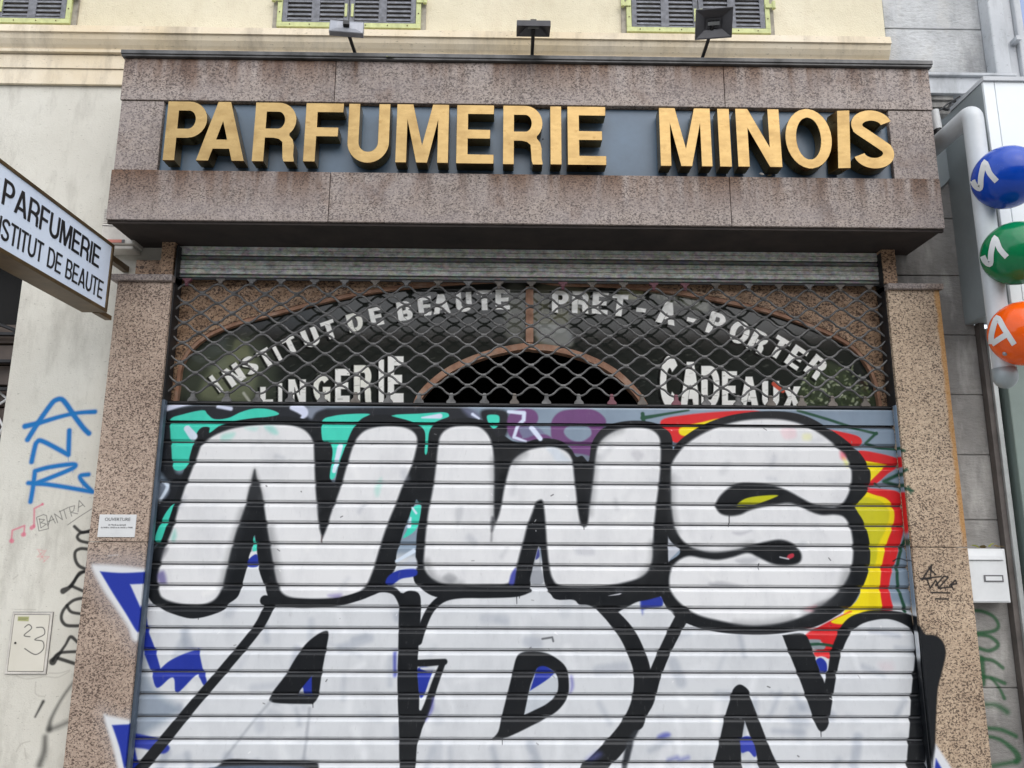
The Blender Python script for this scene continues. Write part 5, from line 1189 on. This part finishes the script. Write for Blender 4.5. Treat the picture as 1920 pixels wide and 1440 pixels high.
for (cx_, cy_), col, nm in (((1887, 333), (8, 66, 172), 'blue'), ((1906, 475), (6, 118, 70), 'green'), ((1921, 625), (238, 92, 14), 'orange')):
    yb = YT-.085; c = Vector(at(cx_, cy_, yb)); c.x = TX+.0+(c.x-TX)*1.; r = .1165
    bm = nb(); bmesh.ops.create_uvsphere(bm, u_segments=48, v_segments=28, radius=r, matrix=Matrix.Translation(c))
    o = obj('ball', bm, ballmat(nm+' gloss', col), T, smooth='all'); o['label'] = 'glossy %s ball' % nm
    def onball(px_, py_, off=.0012):
        o_ = Vector((0, -CD, CZ)); d = Vector(tuple(FW*FPX+RT*(px_-960)-UP*(py_-720))).normalized(); L_ = c-o_; tca = L_.dot(d); d2 = L_.dot(L_)-tca*tca
        thc = math.sqrt(max(1e-6, r*r-d2)); p = o_+d*(tca-thc); nrm = (p-c).normalized(); return c+nrm*(r+off), nrm
    dx, dy = cx_-1887, cy_-333
    if nm == 'orange': strokes = [([(1859, 645), (1860, 625), (1870, 597), (1884, 618), (1902, 646)], 10.5), ([(1860, 645), (1878, 633), (1893, 624)], 10.5)]
    else: strokes = [([(1824+dx, 338+dy), (1829+dx, 348+dy), (1838+dx, 352+dy), (1840+dx, 330+dy), (1847+dx, 306+dy), (1856+dx, 325+dy), (1869+dx, 340+dy)], 10.5)]
    bm = nb()
    for pts, wd in strokes:
        P = [tuple(q) for q in cr(pts, False, 5)]; prev = None
        st = stroke_poly(P, wd); n_ = len(P)
        for l, r_ in zip(st[:n_], st[n_:][::-1]):
            row = [bm.verts.new(onball(l[0]+(r_[0]-l[0])*t_, l[1]+(r_[1]-l[1])*t_)[0]) for t_ in (0, .5, 1)]
            if prev:
                for q in (0, 1): bm.faces.new((prev[q], row[q], row[q+1], prev[q+1]))
            prev = row
    if nm == 'orange':
        p_, n_v = onball(1884, 663, .0); sb = nb(); bmesh.ops.create_uvsphere(sb, u_segments=12, v_segments=8, radius=.008, matrix=Matrix.Translation(p_)); obj('screw', sb, M_grey, o, smooth='all')
    mk = obj('mark', bm, M_white, o, smooth='all')
    # short stem from tube to ball
    bm = nb(); tube(bm, [(TX, YT-.036, c.z), (c.x, c.y+.1, c.z)], .012, 10); obj('stem', bm, M_tube, o, smooth=True)

# letter box
xa_, xb_ = at(1812, 1080, -.06)[0], at(1896, 1080, -.06)[0]; za_, zb2 = at(1850, 1131, -.06)[2], at(1850, 1029, -.06)[2]
T = thing('letter_box', 'white metal letter box with name slot on the grey wall beside the right pillar', 'letter box', (xa_, WALL, za_))
xa_ -= .02
bm = nb(); box(bm, xa_, xb_, -.040, WALL-.001, za_, zb2); obj('body', bm, M_white, T, bevel=.003)
bm = nb(); box(bm, xa_+.006, xb_-.006, -.043, -.0405, za_+.005, zb2-.048); obj('door', bm, M_white, T, bevel=.001)
bm = nb(); prof_x(bm, [(-.041, zb2-.006), (-.047, zb2-.028), (-.049, zb2-.042), (-.041, zb2-.042)], xa_+.004, xb_-.012, 1, True); obj('flap', bm, M_white, T)
q = at(1868, 1085, -.06); bm = nb(); box(bm, q[0]-.038, q[0]+.038, -.0455, -.0433, q[2]-.013, q[2]+.013) ; obj('name_frame', bm, M_textg, T)
obj('name_card', nb(q[0]-.032, q[0]+.032, -.0462, -.0456, q[2]-.008, q[2]+.008), M_white, T)

# small white cylinder and its cable
q = at(1753, 226, -.10)
T = thing('wall_cylinder', 'short white cylinder fixed beside the right end of the fascia', 'lamp', (q[0], -.10, q[2]))
bm = nb(); a = Vector(at(1751, 208, -.10)); b_ = Vector(at(1758, 243, -.10)); tube(bm, [a, b_], .019, 20); obj('cylinder', bm, M_white, T, smooth=True)
bm = nb(); tube(bm, [b_+(b_-a)*.001, b_+(b_-a)*.35], .017, 16); tube(bm, [(b_.x-.0, -.09, b_.z-.015), (b_.x-.01, WALL-.005, b_.z-.015)], .008, 8); obj('base', bm, M_black, T, smooth=True)
bm = nb(); pts = [at(x, y, -.02) for x, y in ((1740, 214), (1752, 212), (1766, 204), (1775, 196), (1788, 188), (1800, 181))]; tube(bm, [tuple(p) for p in cr(pts, False, 5)], .004, 6)
pts = [at(x, y, -.015) for x, y in ((1768, 203), (1778, 205), (1784, 192), (1792, 190))]; tube(bm, [tuple(p) for p in cr(pts, False, 5)], .006, 6)
tag(obj('cable', bm, M_black), 'tangled black cable between the fascia end and the white box', 'cable')

# leaves
def leaf(px_, py_, Y, s, m, label, n=1, seed=1):
    r = random.Random(seed); bm = nb(); c = Vector(at(px_, py_, Y))
    for j in range(n):
        a = r.uniform(0, 6.28); R_ = Matrix.Translation(c+Vector((r.uniform(-s, s)*.8 if n > 1 else 0, r.uniform(-.01, .01), r.uniform(0, s*.3))))@Matrix.Rotation(a, 4, 'Z')@Matrix.Rotation(r.uniform(-.9, .9), 4, 'X')@Matrix.Rotation(r.uniform(-.7, .7), 4, 'Y')
        out = [(-1, 0, 0), (-.5, .32, .06), (0, .42, .08), (.55, .26, .02), (1, 0, -.1), (.55, -.26, .02), (0, -.42, .08), (-.5, -.32, .06)]
        vs = [bm.verts.new(R_@Vector((x*s, y*s, z*s))) for x, y, z in out]; cn = bm.verts.new(R_@Vector((0, 0, -.05*s)))
        for q in range(8): bm.faces.new((vs[q], vs[(q+1) % 8], cn))
    return tag(obj('leaf', bm, m, smooth='all'), label, 'leaf')
leaf(728, 108, -.262, .020, M_leafY, 'yellow green leaf lying on the metal edge of the fascia left of centre', 2, 3)
leaf(1508, 116, -.262, .010, M_leafB, 'tiny brown leaf caught on the fascia edge above the last word', 1, 5)
for i, (x, y) in enumerate(((1828, 1026), (1843, 1026), (1860, 1024), (1872, 1025))):
    leaf(x, y, -.02, .017, M_leafB if i % 2 else M_leafY, ('dry leaf heap corner on top of the white letter box, nearest the pillar', 'brown dry leaf on the letter box, second from the pillar', 'yellowish dry leaf on the letter box, third from the pillar', 'brown dry leaf on the outer end of the letter box')[i], 2, 20+i)
leaf(1428, 327, -.27, .012, M_whitedirty, 'pale withered leaf on the sill under the letter N', 1, 9)
leaf(1443, 330, -.27, .011, M_leafB, 'dried leaf on the sill just right of the pale one under the letter N', 1, 11)
